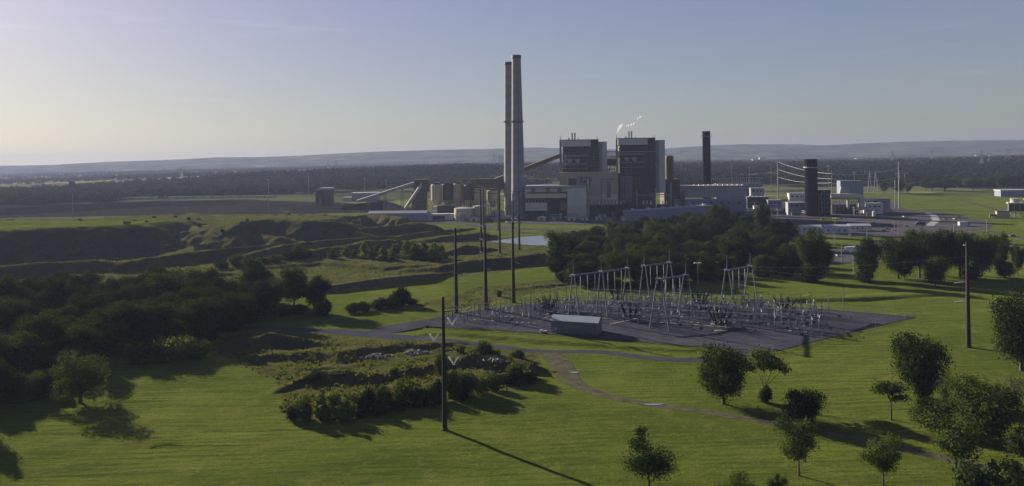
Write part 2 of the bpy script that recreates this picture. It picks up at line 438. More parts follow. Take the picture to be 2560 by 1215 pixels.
# ------------------------------------------------------------------ hills on the skyline
hp = [(-400,417),(0,415),(120,413),(200,409),(300,404),(420,400),(540,394),(640,393),(740,390),(830,385),(930,380),(1060,376),(1200,373),(1280,371),(1340,369),(1400,371),(1540,374),(1660,372),(1760,365),(1850,361),(2000,361),(2060,364),(2150,359),(2280,354),(2380,352),(2560,350),(2960,352)]
HD = 7600.
hx = np.array([PD(a, b, HD).x for a, b in hp]); hz = np.array([PD(a, b, HD).z for a, b in hp])
X = np.linspace(-7000, 7000, 500); Yr = np.concatenate([np.linspace(5200, 7600, 50), np.linspace(7680, 9600, 14)])
HX, HY = np.meshgrid(X, Yr)
crest = np.interp(HX * HD / HY, hx, hz) + .0*HY
prof = np.where(HY < HD, sstep(5200, HD, HY)**1.3, 1 - .6*sstep(HD, 9600, HY))
RZ = rise(HX, HY)
HZ = RZ + 1 + np.maximum(crest - RZ, 0) * prof + (fbm(HX/260., HY/260., 40)-.47) * 26 * np.sin(np.pi*np.clip((HY-5200)/2400, 0, 1)) + (fbm(HX/35., HY/35., 44)-.47)*8*prof
HZ -= 4 * (1 - sstep(5200, 5600, HY))
n0, n1 = HX.shape
ii = np.arange((n0-1)*(n1-1)); q = (ii//(n1-1))*n1 + ii % (n1-1)
def hill_material():
    m = bpy.data.materials.new('wooded_hill'); nt, N, L = nodes(m)
    out = N.new('ShaderNodeOutputMaterial'); d = N.new('ShaderNodeBsdfDiffuse'); L.new(d.outputs[0], out.inputs[0])
    tc = N.new('ShaderNodeTexCoord'); n = N.new('ShaderNodeTexNoise'); n.inputs['Scale'].default_value = .004; n.inputs['Detail'].default_value = 8
    n.inputs['Roughness'].default_value = .65
    L.new(tc.outputs['Object'], n.inputs['Vector'])
    cr = N.new('ShaderNodeValToRGB'); e = cr.color_ramp.elements
    e[0].position = .42; e[0].color = (.022, .034, .014, 1); e[1].position = .62; e[1].color = (.09, .10, .04, 1)
    L.new(n.outputs[0], cr.inputs[0]); L.new(cr.outputs[0], d.inputs[0]); return m
hills = npmesh('hills', np.stack([HX, HY, HZ], -1).reshape(-1, 3), np.stack([q, q+1, q+n1+1, q+n1], 1), hill_material(), smooth=True)
hills['kind'] = 'structure'

# ------------------------------------------------------------------ roads, yards, water
def surf(name, c1, c2, c3, sc, rough=.9, bump=.4):
    m = bpy.data.materials.new(name); nt, N, L = nodes(m)
    out = N.new('ShaderNodeOutputMaterial'); b = N.new('ShaderNodeBsdfPrincipled'); L.new(b.outputs[0], out.inputs[0])
    b.inputs['Roughness'].default_value = rough; b.inputs['Specular IOR Level'].default_value = .0
    tc = N.new('ShaderNodeTexCoord')
    n = N.new('ShaderNodeTexNoise'); n.inputs['Scale'].default_value = sc; n.inputs['Detail'].default_value = 8; n.inputs['Roughness'].default_value = .7
    n2 = N.new('ShaderNodeTexNoise'); n2.inputs['Scale'].default_value = sc * 14; n2.inputs['Detail'].default_value = 4
    L.new(tc.outputs['Object'], n.inputs[0]); L.new(tc.outputs['Object'], n2.inputs[0])
    cr = N.new('ShaderNodeValToRGB'); e = cr.color_ramp.elements
    e[0].position = .33; e[0].color = (*c1, 1); e[1].position = .68; e[1].color = (*c3, 1)
    e = cr.color_ramp.elements.new(.5); e.color = (*c2, 1)
    L.new(n.outputs[0], cr.inputs[0])
    mx = N.new('ShaderNodeMix'); mx.data_type = 'RGBA'; mx.blend_type = 'MULTIPLY'; mx.inputs[0].default_value = .6
    L.new(cr.outputs[0], mx.inputs[6])
    mr = N.new('ShaderNodeMapRange'); mr.inputs[1].default_value = .3; mr.inputs[2].default_value = .7; mr.inputs[3].default_value = .55; mr.inputs[4].default_value = 1.35
    L.new(n2.outputs[0], mr.inputs[0]); L.new(mr.outputs[0], mx.inputs[7]); L.new(mx.outputs[2], b.inputs['Base Color'])
    bp = N.new('ShaderNodeBump'); bp.inputs['Strength'].default_value = bump; bp.inputs['Distance'].default_value = .15
    L.new(n2.outputs[0], bp.inputs['Height']); L.new(bp.outputs[0], b.inputs['Normal'])
    return m
SURF = {
    'gravel': surf('crushed_stone', (.035, .036, .050), (.046, .047, .063), (.060, .060, .078), .12),
    'dirt': surf('bare_dirt', (.044, .046, .024), (.074, .068, .047), (.104, .095, .070), .35),
    'asphalt': surf('old_asphalt', (.054, .053, .062), (.070, .068, .078), (.092, .088, .098), .04),
    'coal': surf('loose_coal', (.012, .012, .013), (.022, .021, .022), (.035, .033, .034), .1),
}
def rut_material():
    m = SURF['dirt'].copy(); m.name = 'rutted_dirt'; nt = m.node_tree; N, L = nt.nodes, nt.links
    b = [n for n in N if n.type == 'BSDF_PRINCIPLED'][0]; src = b.inputs['Base Color'].links[0].from_socket
    at = N.new('ShaderNodeAttribute'); at.attribute_name = 'across'
    ab = N.new('ShaderNodeMath'); ab.operation = 'ABSOLUTE'; L.new(at.outputs['Fac'], ab.inputs[0])
    tc = N.new('ShaderNodeTexCoord'); n = N.new('ShaderNodeTexNoise'); n.inputs['Scale'].default_value = .5; n.inputs['Detail'].default_value = 6
    L.new(tc.outputs['Object'], n.inputs[0])
    w = N.new('ShaderNodeMath'); w.operation = 'MULTIPLY_ADD'; w.inputs[1].default_value = .7; L.new(n.outputs[0], w.inputs[0]); L.new(ab.outputs[0], w.inputs[2])
    cr = N.new('ShaderNodeValToRGB'); e = cr.color_ramp.elements      # grass strip in the middle, two wheel tracks, grassy edges
    e[0].position = .22; e[0].color = (.35,)*3+(1,); e[1].position = .95; e[1].color = (1, 1, 1, 1)
    for p_, c_ in ((.32, 0.), (.74, 0.)):
        q_ = e.new(p_); q_.color = (c_, c_, c_, 1)
    dv = N.new('ShaderNodeMath'); dv.operation = 'DIVIDE'; dv.inputs[1].default_value = 1.6; L.new(w.outputs[0], dv.inputs[0]); L.new(dv.outputs[0], cr.inputs[0])
    mx = N.new('ShaderNodeMix'); mx.data_type = 'RGBA'; L.new(cr.outputs[0], mx.inputs[0]); L.new(src, mx.inputs[6]); mx.inputs[7].default_value = (.055, .066, .018, 1)
    L.new(mx.outputs[2], b.inputs['Base Color']); return m
RUT = rut_material()
def strip(name, pts, mkey, z=.07):
    out = []
    P3 = [Vector((a, b, w)) for a, b, w in pts]
    dense = []
    for i in range(len(P3) - 1):            # Catmull-Rom
        p0, p1, p2, p3 = P3[max(i-1, 0)], P3[i], P3[i+1], P3[min(i+2, len(P3)-1)]
        n = max(2, int((p2.xy - p1.xy).length / 2.5))
        for k in range(n):
            t = k / n
            dense.append(.5*((2*p1)+(p2-p0)*t+(2*p0-5*p1+4*p2-p3)*t*t+(3*p1-p0-3*p2+p3)*t**3))
    dense.append(P3[-1])
    C = np.array([tuple(p) for p in dense]); T = np.gradient(C[:, :2], axis=0); T /= np.linalg.norm(T, axis=1)[:, None]
    Nn = np.stack([T[:, 1], -T[:, 0]], 1)
    K = 13; V = []
    rs = np.random.RandomState(len(name))
    edge = 1 + .22 * (fbm(C[:, 0]/4., C[:, 1]/4., 8) - .47)
    for k in range(K):
        s = (k / (K-1) - .5)
        xy = C[:, :2] + Nn * (s * C[:, 2] * edge)[:, None]
        zz = base_h(xy[:, 0], xy[:, 1]) + z - .06 * (abs(s) > .45)
        V.append(np.column_stack([xy, zz]))
    V = np.stack(V, 1); n = len(C)
    ii = np.arange((n-1)*(K-1)); q = (ii//(K-1))*K + ii % (K-1)
    o = npmesh(name, V.reshape(-1, 3), np.stack([q, q+1, q+K+1, q+K], 1), RUT if mkey == 'dirt' else SURF[mkey])
    o['kind'] = 'structure'
    at = o.data.attributes.new('across', 'FLOAT', 'POINT'); at.data.foreach_set('value', np.tile(np.linspace(-1, 1, K), n).astype(np.float32))
    return o
for k, (n, pts, mk) in enumerate(ROADW): strip(n, pts, mk, .07 + .004*k)
def sheet(name, poly, m, z, kind='structure'):
    bm = bmesh.new()
    f = bm.faces.new([bm.verts.new((x, y, z)) for x, y in poly])
    bmesh.ops.triangulate(bm, faces=[f])
    me = bpy.data.meshes.new(name); bm.to_mesh(me); bm.free()
    for p in me.polygons:
        if p.normal.z < 0: p.flip()
    me.materials.append(m)
    o = bpy.data.objects.new(name, me); COL.objects.link(o); o['kind'] = kind
    return o
def ragged(poly, amp=.7, step=2.5, seed=1):
    out = []
    for i in range(len(poly)):
        a, b = np.array(poly[i]), np.array(poly[(i+1) % len(poly)])
        n = max(1, int(np.linalg.norm(b-a)/step))
        for k in range(n):
            p = a + (b-a)*k/n
            w = fbm(np.array([p[0]/5.]), np.array([p[1]/5.]), seed)[0]-.47
            w2 = fbm(np.array([p[0]/5.]), np.array([p[1]/5.]), seed+9)[0]-.47
            out.append((p[0]+w*amp*2, p[1]+w2*amp*2))
    return out
sheet('gravel_yard', ragged(PAD), SURF['gravel'], .11)
for k, (n, poly, mk) in enumerate(LOTS): sheet(n, ragged(poly, .8, 5), SURF[mk], .115 + .004*k)
def water_mat():
    m = bpy.data.materials.new('still_water'); nt, N, L = nodes(m)
    out = N.new('ShaderNodeOutputMaterial'); b = N.new('ShaderNodeBsdfPrincipled'); L.new(b.outputs[0], out.inputs[0])
    b.inputs['Base Color'].default_value = (.15, .185, .245, 1); b.inputs['Roughness'].default_value = .3  # muddy pale base, lightened and blued to carry the sky's reflection
    b.inputs['Specular IOR Level'].default_value = .9; b.inputs['IOR'].default_value = 1.33
    tc = N.new('ShaderNodeTexCoord'); n = N.new('ShaderNodeTexNoise'); n.inputs['Scale'].default_value = 1.2
    L.new(tc.outputs['Object'], n.inputs[0])
    bp = N.new('ShaderNodeBump'); bp.inputs['Strength'].default_value = .6; bp.inputs['Distance'].default_value = .1
    L.new(n.outputs[0], bp.inputs['Height']); L.new(bp.outputs[0], b.inputs['Normal']); return m
WAT = water_mat()
sheet('pond_water', grow(POND, 1.5), WAT, -.25)
for (a, b, w, d) in ((1437,932,1.2,.9),(1635,1012,2.6,.7),(1352,930,1.6,.6),(1944,1056,1.3,.4)):
    c = P(a, b)
    sheet('puddle', [(c.x + w*math.cos(t)*(1+.2*math.sin(3*t)), c.y + d*math.sin(t)*(1+.25*math.cos(2*t))) for t in np.linspace(0, 2*math.pi, 18)[:-1]], WAT, .16)

# ------------------------------------------------------------------ trees and shrubs
LEAF_DARK = leafmat('foliage_dark', (.007, .014, .006), (.038, .056, .016), .18)
LEAF_MID = leafmat('foliage_mid', (.012, .023, .008), (.052, .075, .020), .21)
LEAF_PALE = leafmat('foliage_pale', (.042, .064, .016), (.100, .126, .036), .32)
LEAF_OLIVE = leafmat('foliage_olive', (.030, .048, .016), (.078, .102, .032), .26)
LEAF_GREY = leafmat('foliage_grey', (.060, .066, .045), (.095, .098, .065), .25)
BARK = mat('bark', (.065, .052, .042), .95, .35, 1.2, bump=.6)

def quads(rs, C, size, dirs, up=.25):
    n = len(C)
    nr = dirs * .95 + rs.normal(size=(n, 3)) * .48; nr[:, 2] += up
    nr /= np.linalg.norm(nr, axis=1)[:, None]
    t = np.cross(nr, rs.normal(size=(n, 3))); t /= np.linalg.norm(t, axis=1)[:, None] + 1e-9
    b = np.cross(nr, t)
    s = (size * (.55 + .9 * rs.rand(n)))[:, None] if np.isscalar(size) else size[:, None]
    w = s * (.45 + .35 * rs.rand(n))[:, None]
    V = np.stack([C - t*s, C - b*w + nr*s*.18, C + t*s, C + b*w + nr*s*.18], 1)
    return V.reshape(-1, 3)
def crown_mesh(name, seed, lobes, n, leaf, m, clump=9, shell=.5, spread=.34, droop=0.):
    rs = np.random.RandomState(seed)
    Lb = np.array(lobes, float)
    wt = (Lb[:, 3]*Lb[:, 4] + Lb[:, 3]*Lb[:, 5] + Lb[:, 4]*Lb[:, 5]); wt /= wt.sum()
    nc = n // clump
    k = rs.choice(len(Lb), nc, p=wt)
    d = rs.normal(size=(nc, 3)); d /= np.linalg.norm(d, axis=1)[:, None]
    r = 1 - (1 - shell) * rs.rand(nc)**1.4
    r *= 1 + .07 * np.clip(rs.normal(size=nc), -1.5, 1.5)
    cc = Lb[k, :3] + d * r[:, None] * Lb[k, 3:6]
    cs = .65 + .8*rs.rand(nc)
    rep = np.repeat(np.arange(nc), clump)
    off = np.clip(rs.normal(size=(len(rep), 3)), -1.5, 1.5) * (spread * Lb[k[rep], 3:6].mean(1) * cs[rep])[:, None]
    off[:, 2] *= .7
    C = cc[rep] + off
    C[:, 2] -= droop * np.abs(off[:, 2])
    C[:, 2] = np.maximum(C[:, 2], .15)
    dirs = (C - Lb[k[rep], :3]) / Lb[k[rep], 3:6]; dirs /= np.linalg.norm(dirs, axis=1)[:, None] + 1e-9
    V = quads(rs, C, leaf, dirs)
    Fq = np.arange(len(V)).reshape(-1, 4)
    return npmesh(name, V, Fq, m, parent='mesh')
def trunk_mesh(seed, h, r, lobes, stems=1, lean=0.):
    rs = random.Random(seed); b = MB()
    for s in range(stems):
        a = rs.uniform(0, 6.28); o = .0 if stems == 1 else r*1.6
        p = Vector((math.cos(a)*o, math.sin(a)*o, -.3)); pr = r*(1.35 if stems == 1 else .8)
        top = Vector((lean*h + rs.uniform(-.1, .1)*h*(.4 if stems == 1 else 1.5), rs.uniform(-.1, .1)*h*(.3 if stems == 1 else 1.2), h))
        base = p.copy()
        for i in range(1, 5):
            t = i/4; q = base.lerp(top, t) + Vector((rs.uniform(-.12, .12), rs.uniform(-.12, .12), 0))*r*3
            nr = r*(1.05-.55*t)
            b.tube(p, q, pr, nr, 7, cap=(i == 4)); p, pr = q, nr
        ls = lobes if stems == 1 else [l for k, l in enumerate(lobes) if k % stems == s]
        for l in ls:
            c = Vector(l[:3]); m = p.lerp(c, .5) + Vector((rs.uniform(-.6, .6), rs.uniform(-.6, .6), rs.uniform(0, .8)))
            b.tube(p - Vector((0, 0, h*.12)), m, pr*.62, pr*.38, 5, cap=False); b.tube(m, c, pr*.38, pr*.12, 5)
            for _ in range(3):
                e = c + Vector((rs.uniform(-1, 1)*l[3], rs.uniform(-1, 1)*l[4], rs.uniform(-.3, 1)*l[5]))*.75
                b.tube(m.lerp(c, rs.uniform(.3, 1)), e, pr*.16, pr*.05, 4, cap=False)
    return b
def rlobes(seed, n, R, z0, z1, rr, flat=.75, top=.5):
    rs = random.Random(seed); out = []
    for i in range(n):
        a = i*2.4 + rs.uniform(-.5, .5); t = (i+.5)/n
        z = z0 + (z1-z0)*t
        prof = math.sin(math.pi*min(1, .18+.82*(1-t)**.9))**.8 if t < .999 else .2
        rad = R*prof*rs.uniform(.5, .98)
        s = rr*rs.uniform(.55, 1.25)
        out.append((math.cos(a)*rad, math.sin(a)*rad, z, s, s, s*flat))
    out.append((0, 0, (z0+z1)/2, R*.55, R*.55, (z1-z0)*.5))
    return out
# kinds: built once at real size, then copied
def tree_kind(name, cat, seed, lobes, n, leaf, m, th, tr, stems=1, lean=0., clump=11, shell=.55, spread=.27):
    root = thing(name, 'x', cat)
    if tr: trunk_mesh(seed, th, tr, lobes, stems, lean).build('trunk', BARK, root)
    me = crown_mesh('crown', seed, lobes, n, leaf, m, clump, shell, spread)
    c = bpy.data.objects.new('crown', me); COL.objects.link(c); c.parent = root
    return dict(src=root, used=[False], h=max(l[2]+l[5] for l in lobes)+.3, w=2*max(math.hypot(l[0], l[1])+l[3] for l in lobes)*.94)
K = {}
for i in range(4):      # broad oaks
    lb = rlobes(10+i, 11, 5.2, 4.2, 11.5, 2.5); K[f'oak{i}'] = tree_kind('broadleaf_tree', 'tree', 10+i, lb, 14000, .21, LEAF_DARK if i % 2 else LEAF_MID, 5., .42)
for i in range(2):      # full dense crowns
    lb = rlobes(20+i, 16, 4.9, 3.4, 11.6, 2.9) + [(0, 0, 6.5, 4.2, 4.2, 3.6)]; K[f'dense{i}'] = tree_kind('dense_tree', 'tree', 20+i, lb, 17000, .2, LEAF_DARK, 4., .45)
for i in range(3):      # wood trees, crown nearly to the ground
    lb = rlobes(30+i, 9, 4.6, 2.4, 10.5, 2.7); K[f'wood{i}'] = tree_kind('woodland_tree', 'tree', 30+i, lb, 10000, .25, (LEAF_DARK, LEAF_MID, LEAF_DARK)[i], 4., .35)
for i in range(2):      # tall irregular trees with gaps
    lb = rlobes(50+i, 8, 4.0, 5.5, 13.5, 2.1); K[f'tall{i}'] = tree_kind('tall_tree', 'tree', 50+i, lb, 5600, .27, LEAF_MID, 6.5, .38, stems=2, clump=12, spread=.32)
for i in range(3):      # young thin-crowned trees
    lb = rlobes(60+i, 9, 3.4, 3.6, 9.2, 1.6, top=.3); K[f'young{i}'] = tree_kind('young_tree', 'tree', 60+i, lb, 7000, .145, LEAF_MID, 4.4, .2, clump=10, spread=.33)
lb = rlobes(77, 12, 4.6, 2.2, 10.2, 2.1) + [(3.4, -1, 3.6, 2, 2, 1.6), (-3.4, .6, 3.2, 2, 2, 1.5)]; K['olive'] = tree_kind('spreading_tree', 'tree', 77, lb, 10000, .18, LEAF_OLIVE, 4.4, .34)
lb = [(math.cos(a)*r, math.sin(a)*r, z, s, s, s*.55) for a, r, z, s in [(i*1.05, 2.6+.9*(i % 2), 8.2+1.6*((i*7) % 3)/2, 2.0) for i in range(6)]] + [(0, 0, 10.2, 2.6, 2.6, 1.5), (4.6, -.6, 7.6, 1.8, 1.4, .9)]
K['vase'] = tree_kind('vase_tree', 'tree', 71, lb, 3000, .27, LEAF_MID, 3.6, .26, stems=4, clump=10, spread=.33)
lb = [(-.9, 0, 7.4, 1.7, 1.5, .7), (.8, .3, 8.0, 1.6, 1.5, .7), (1.3, -.4, 6.4, 1.4, 1.3, .6), (-1.3, .4, 5.4, 1.4, 1.2, .6), (.2, 0, 7, 1.1, 1, .9)]
K['umbrella'] = tree_kind('umbrella_tree', 'tree', 72, lb, 1500, .22, LEAF_MID, 4.6, .17, clump=9, spread=.4)
lb = rlobes(73, 8, 3.0, 2.6, 9.0, 1.9); K['grey'] = tree_kind('grey_tree', 'tree', 73, lb, 1700, .2, LEAF_GREY, 4., .2, clump=8, spread=.5)
lb = [(-1.1, 0, 9.6, 1.25, 1.2, 1.7), (-1.0, .2, 12, .7, .7, 1.2), (1.2, 0, 7.2, 2.1, 2, 1.5), (-1.2, .2, 6, 2.0, 1.9, 1.4), (.2, -.3, 5, 2.5, 2.2, 1.3), (1.8, .3, 5.6, 1.6, 1.5, 1.1)]
K['split'] = tree_kind('split_crown_tree', 'tree', 74, lb, 6000, .15, LEAF_MID, 4., .24, clump=10, spread=.33)
for i in range(2):      # narrow saplings
    lb = [(0, 0, 1.4, 1.1, 1.1, 1.3), (.2, .1, 3., 1.0, 1.0, 1.3), (-.1, 0, 4.6, .7, .7, 1.2), (0, .1, 5.9, .4, .4, .8)]
    K[f'poplar{i}'] = tree_kind('young_poplar', 'tree', 80+i, lb, 900, .26, LEAF_PALE, 3, .09, clump=6)
for i in range(3):      # shrubs
    rs = random.Random(90+i)
    lb = [(rs.uniform(-1.3, 1.3), rs.uniform(-1.1, 1.1), rs.uniform(.8, 2.0), 1.1, 1.1, 1.) for _ in range(6)] + [(0, 0, 1.1, 1.6, 1.5, 1.2)]
    K[f'bush{i}'] = tree_kind('shrub', 'shrub', 90+i, lb, 2400, .17, (LEAF_PALE, LEAF_MID, LEAF_DARK)[i], 1.0, .07, stems=3, clump=7)
lb = rlobes(97, 8, 3.2, 1.6, 6.2, 2.0); K['round'] = tree_kind('round_tree', 'tree', 97, lb, 9500, .17, LEAF_DARK, 2.4, .25)

TR = random.Random(5)
def tree(kind, bx, by, top=None, wpx=None, label=None, group=None, h=None, w=None, rz=None, sink=.1):
    """tree standing at photo pixel (bx, by); height from its top row, width in pixels"""
    k = K[kind]; p = P(bx, by)
    z = ground_z(p.x, p.y)
    if z > .5:
        for _ in range(4):
            p = P(bx, by, z); z = ground_z(p.x, p.y)
    if top is not None:
        h = (hor(bx) - top) * p.y / F + CAMH - z
    if wpx is not None: w = wpx * p.y / F
    h = h or k['h']; w = w or k['w'] * h / k['h']
    return place(k['src'], k['used'], (p.x, p.y, z - sink), TR.uniform(0, 6.28) if rz is None else rz, label, group, (w/k['w'], w/k['w'], h/k['h']))

# lone trees on the right-hand meadow
tree('dense0', 1808, 1010, 856, 134, 'dense round dark tree with short trunk, nearest below the gravel yard corner', rz=.4)
tree('vase', 1911, 1003, 870, 120, 'vase shaped tree with several stems beside the dense round tree', rz=0.)
tree('bush2', 1912, 1005, 960, 38, 'dark round shrub at the foot of the vase shaped tree')
tree('round', 2010, 1064, 972, 120, 'wide dark tree just behind the bend of the dirt track, its trunk hidden')
tree('young0', 1997, 1188, 1043, 122, 'small round tree with bare lower trunk in front of the wide dark tree')
tree('young1', 2208, 1211, 1086, 108, 'small sparse tree with forked trunk near the bottom edge, shadow on track')
tree('young2', 2390, 1188, 1028, 140, 'taller sparse tree with straight trunk before the biggest dark evergreen mass')
tree('dense1', 2305, 995, 826, 150, 'large leafy tree with bushy foot standing alone on the right-hand slope')
tree('bush2', 2308, 997, 945, 48, 'dark shrub clump at the foot of the large leafy slope tree')
tree('umbrella', 2228, 1048, 950, 78, 'small umbrella shaped tree on a thin trunk left of the large leafy tree')
tree('dense1', 2470, 1110, 936, 178, 'biggest and darkest tree of the right-hand clump, crown to the ground')
tree('round', 2335, 1077, 993, 130, 'low dark spreading tree at the left foot of the darkest tree')
tree('grey', 2366, 1012, 928, 74, 'thin grey green tree between the leafy slope tree and the darkest tree')
tree('grey', 2540, 1010, 930, 80, 'pale grey nearly bare tree at the right edge behind the darkest tree')
tree('dense0', 2556, 925, 722, 150, 'large dark tree cut by the right edge near the lone steel pole')
tree('bush1', 2440, 1225, 1150, 120, 'dark bushy shrub in the bottom right corner, left of a paler one')
tree('bush0', 2530, 1228, 1145, 110, 'paler bushy shrub at the very bottom right corner')
tree('round', 2560, 1150, 1065, 90, 'dark tree at the right edge below the darkest tree')
tree('split', 1622, 1228, 1062, 124, 'tree with narrow split crown at the bottom edge, one tall lobe', rz=0.)
tree('young2', 1842, 1300, 1180, 104, 'treetop showing over the bottom edge between split crown tree and track')
tree('young0', 1945, 1290, 1184, 50, 'narrow treetop peeking over the bottom edge, smaller of the two')
# left foreground
tree('olive', 200, 1004, 876, 138, 'tall broad tree casting a long branched shadow at the wood corner', rz=1.2)
tree('oak2', -95, 1060, 890, 120, 'tree just outside the left edge whose shadow falls on the grass')
for j, (x, y, t, wd, kd) in enumerate([(22,995,915,70,'bush1'),(75,1000,925,80,'olive'),(110,985,930,60,'bush1'),(140,988,940,44,'bush2'),(-20,1010,900,90,'wood0')]):
    tree(kd, x, y, t, wd, ['dark shrub at the left edge below the wood', 'pale rounded small tree in front of the wood corner', 'shrub joining the pale small tree to the wood', 'dark shrub between pale small tree and the tall broad tree', 'dark wood tree cut by the left edge'][j])
# wood on the left
front = [(-160,985),(0,972),(130,945),(280,896),(420,872),(560,846),(680,788)]
back = [(-160,772),(0,770),(60,764),(250,764),(420,756),(560,750),(640,745),(690,752)]
WP = px(*front) + px(*back)[::-1]
rsw = random.Random(11); pts = []
xs = [p[0] for p in WP]; yy = [p[1] for p in WP]
tries = 0
while tries < 9000 and len(pts) < 112:
    tries += 1
    x, y = rsw.uniform(min(xs), max(xs)), rsw.uniform(min(yy), max(yy))
    if not inpoly(np.array([x]), np.array([y]), WP)[0]: continue
    if all((x-a)**2+(y-b)**2 > 7.9**2 for a, b in pts): pts.append((x, y))
for i, (x, y) in enumerate(pts):
    k = K[rsw.choice(['wood0','wood1','wood2','oak0','oak1','oak3','tall1','tall0','oak2'])]; s = rsw.uniform(.82, 1.34)
    place(k['src'], k['used'], (x, y, ground_z(x, y)-.1), rsw.uniform(0, 6.28), 'dark tree packed into the wood left of the meadow', 'trees packed in the left wood', (s*1.05, s*1.05, s*rsw.uniform(.85, 1.15)))
for j in range(34):
    u = rsw.random(); k = int(u*(len(front)-1)); f = u*(len(front)-1)-k
    x = front[k][0]+(front[k+1][0]-front[k][0])*f; y = front[k][1]+(front[k+1][1]-front[k][1])*f - rsw.uniform(0, 26)
    tree('bush2', x, y, None, None, 'dark shrub of the undergrowth along the front of the left wood', 'undergrowth shrubs of the left wood', h=rsw.uniform(3.5, 7), w=rsw.uniform(5, 8))
for j, (x, y, t, wd) in enumerate([(345,912,850,60),(450,900,832,85),(500,893,845,60),(395,905,842,60)]):
    tree(['bush1','bush0','bush0','bush1'][j], x, y, t, wd, ['dull shrub at the front edge of the left wood', 'pale lit shrub at the front edge of the left wood', 'smaller pale shrub right of the pale lit shrub', 'dark shrub left of the pale lit shrub by the wood'][j])
for j, (x, y, t, wd, kd) in enumerate([(690,782,705,70,'tall1'),(735,772,664,95,'oak1'),(785,782,690,90,'oak3'),(660,790,715,70,'wood0')]):
    tree(kd, x, y, t, wd, ['thin tree with visible trunk at the right end of the left wood', 'tallest tree of the group right of the left wood', 'broad tree right of the tallest one at the wood end', 'dark tree joining the wood to the taller group'][j])
for j, (x, y, t, wd) in enumerate([(745,785,760,50),(808,790,744,46),(710,790,765,34),(880,782,756,44),(912,778,752,46),(945,772,742,50),(975,768,738,50),(998,764,716,56),(1030,760,742,40)]):
    tree('bush2', x, y, t, wd, 'dark shrub of the hedge running right from the left wood' if j > 2 else 'dark shrub under the taller trees at the wood end', 'hedge shrubs right of the left wood' if j > 2 else 'shrubs under the wood-end trees')
# pale shrubs on the rough ground
for j, (x, y, t, wd) in enumerate([(395,702,668,70),(430,700,665,60),(470,704,678,60),(510,706,682,60),(380,700,678,40)]):
    tree('bush0', x, y, t, wd, 'pale green shrub in the thicket on the rough field above the wood', 'pale thicket shrubs above the wood')
for j, (x, y, t, wd, kd) in enumerate([(590,668,632,44,'bush1'),(555,672,650,40,'bush1'),(635,674,648,40,'bush0'),(615,672,645,30,'bush0'),(620,690,665,36,'bush0')]):
    tree(kd, x, y, t, wd, 'shrub on the terrace between the thicket and the dark mounds', 'shrubs on the terrace')
for j, (x, y, t, wd) in enumerate([(745,648,608,36),(720,650,625,40),(770,646,622,30),(690,655,636,44),(655,660,642,44)]):
    tree('bush1', x, y, t, wd, 'shrub growing on the terrace edge below the spoil mounds', 'shrubs on the terrace edge')
for j, (x, y, t, wd) in enumerate([(865,641,612,18),(832,646,622,20),(885,640,622,14),(912,645,604,22),(930,648,615,18),(960,646,615,24),(978,652,628,16),(940,640,610,18),(1000,640,596,30),(1018,645,600,28),(1040,648,606,28),(1060,648,602,26),(1085,650,604,30),(1105,646,612,20),(985,640,612,22),(1030,640,600,26)]):
    tree(f'poplar{j % 2}', x, y, t, wd*1.25, 'pale slender young tree in the row on the rough ground before the pond', 'slender young trees on rough ground')
for j in range(70):
    x, y = rsw.uniform(300, 1180), rsw.uniform(575, 690)
    if y > 560 + (1180-x)*.16: continue
    tree(rsw.choice(['bush1', 'bush0', 'bush2']), x, y, None, None, 'small shrub scattered over the spoil mounds and terraces', 'shrubs scattered on the spoil mounds', h=rsw.uniform(1.2, 3.2), w=rsw.uniform(2.5, 5))
# shrubs of the foreground mound
for j, (x, y, t, wd, kd) in enumerate([(735,1050,1000,40,'bush2'),(760,1052,990,50,'bush1'),(803,1046,962,40,'poplar0'),(838,1040,970,40,'bush0'),(865,1050,1002,64,'bush0'),(815,1052,1008,40,'bush0'),(880,1030,972,50,'bush1'),(915,1028,968,50,'bush2'),(960,1018,955,60,'bush1'),(1010,1008,940,66,'bush0'),(1055,1005,950,60,'bush2'),(1090,1000,935,50,'bush2'),(1130,992,918,48,'bush1'),(1165,990,918,56,'bush0'),(1200,985,922,50,'bush0'),(1150,1000,945,50,'bush2'),(1230,975,925,44,'bush1'),(1100,935,880,40,'bush1'),(1215,905,856,48,'bush1'),(1240,902,864,30,'bush0'),(1290,898,868,44,'bush2'),(1290,955,908,46,'bush0'),(1325,955,925,44,'bush1'),(1150,880,858,30,'bush0'),(1185,890,872,36,'bush1'),(985,935,912,28,'bush0'),(1022,932,910,22,'bush0'),(1270,960,930,50,'bush2'),(805,945,918,60,'bush2'),(780,955,930,50,'bush2'),(855,945,920,60,'bush2'),(900,1044,1010,40,'bush2'),(950,1035,1002,50,'bush2'),(1000,1025,990,50,'bush2'),(1050,1015,985,50,'bush2'),(1095,1008,975,40,'bush2')]):
    pale = kd in ('bush0', 'poplar0')
    t = y - (y-t)*TR.uniform(.75, 1.15)
    tree(kd, x, y, t, wd, 'pale sunlit shrub in the overgrown row on the foreground mound' if pale else 'dark shrub in the overgrown row on the foreground mound', 'pale shrubs on the foreground mound' if pale else 'dark shrubs on the foreground mound')
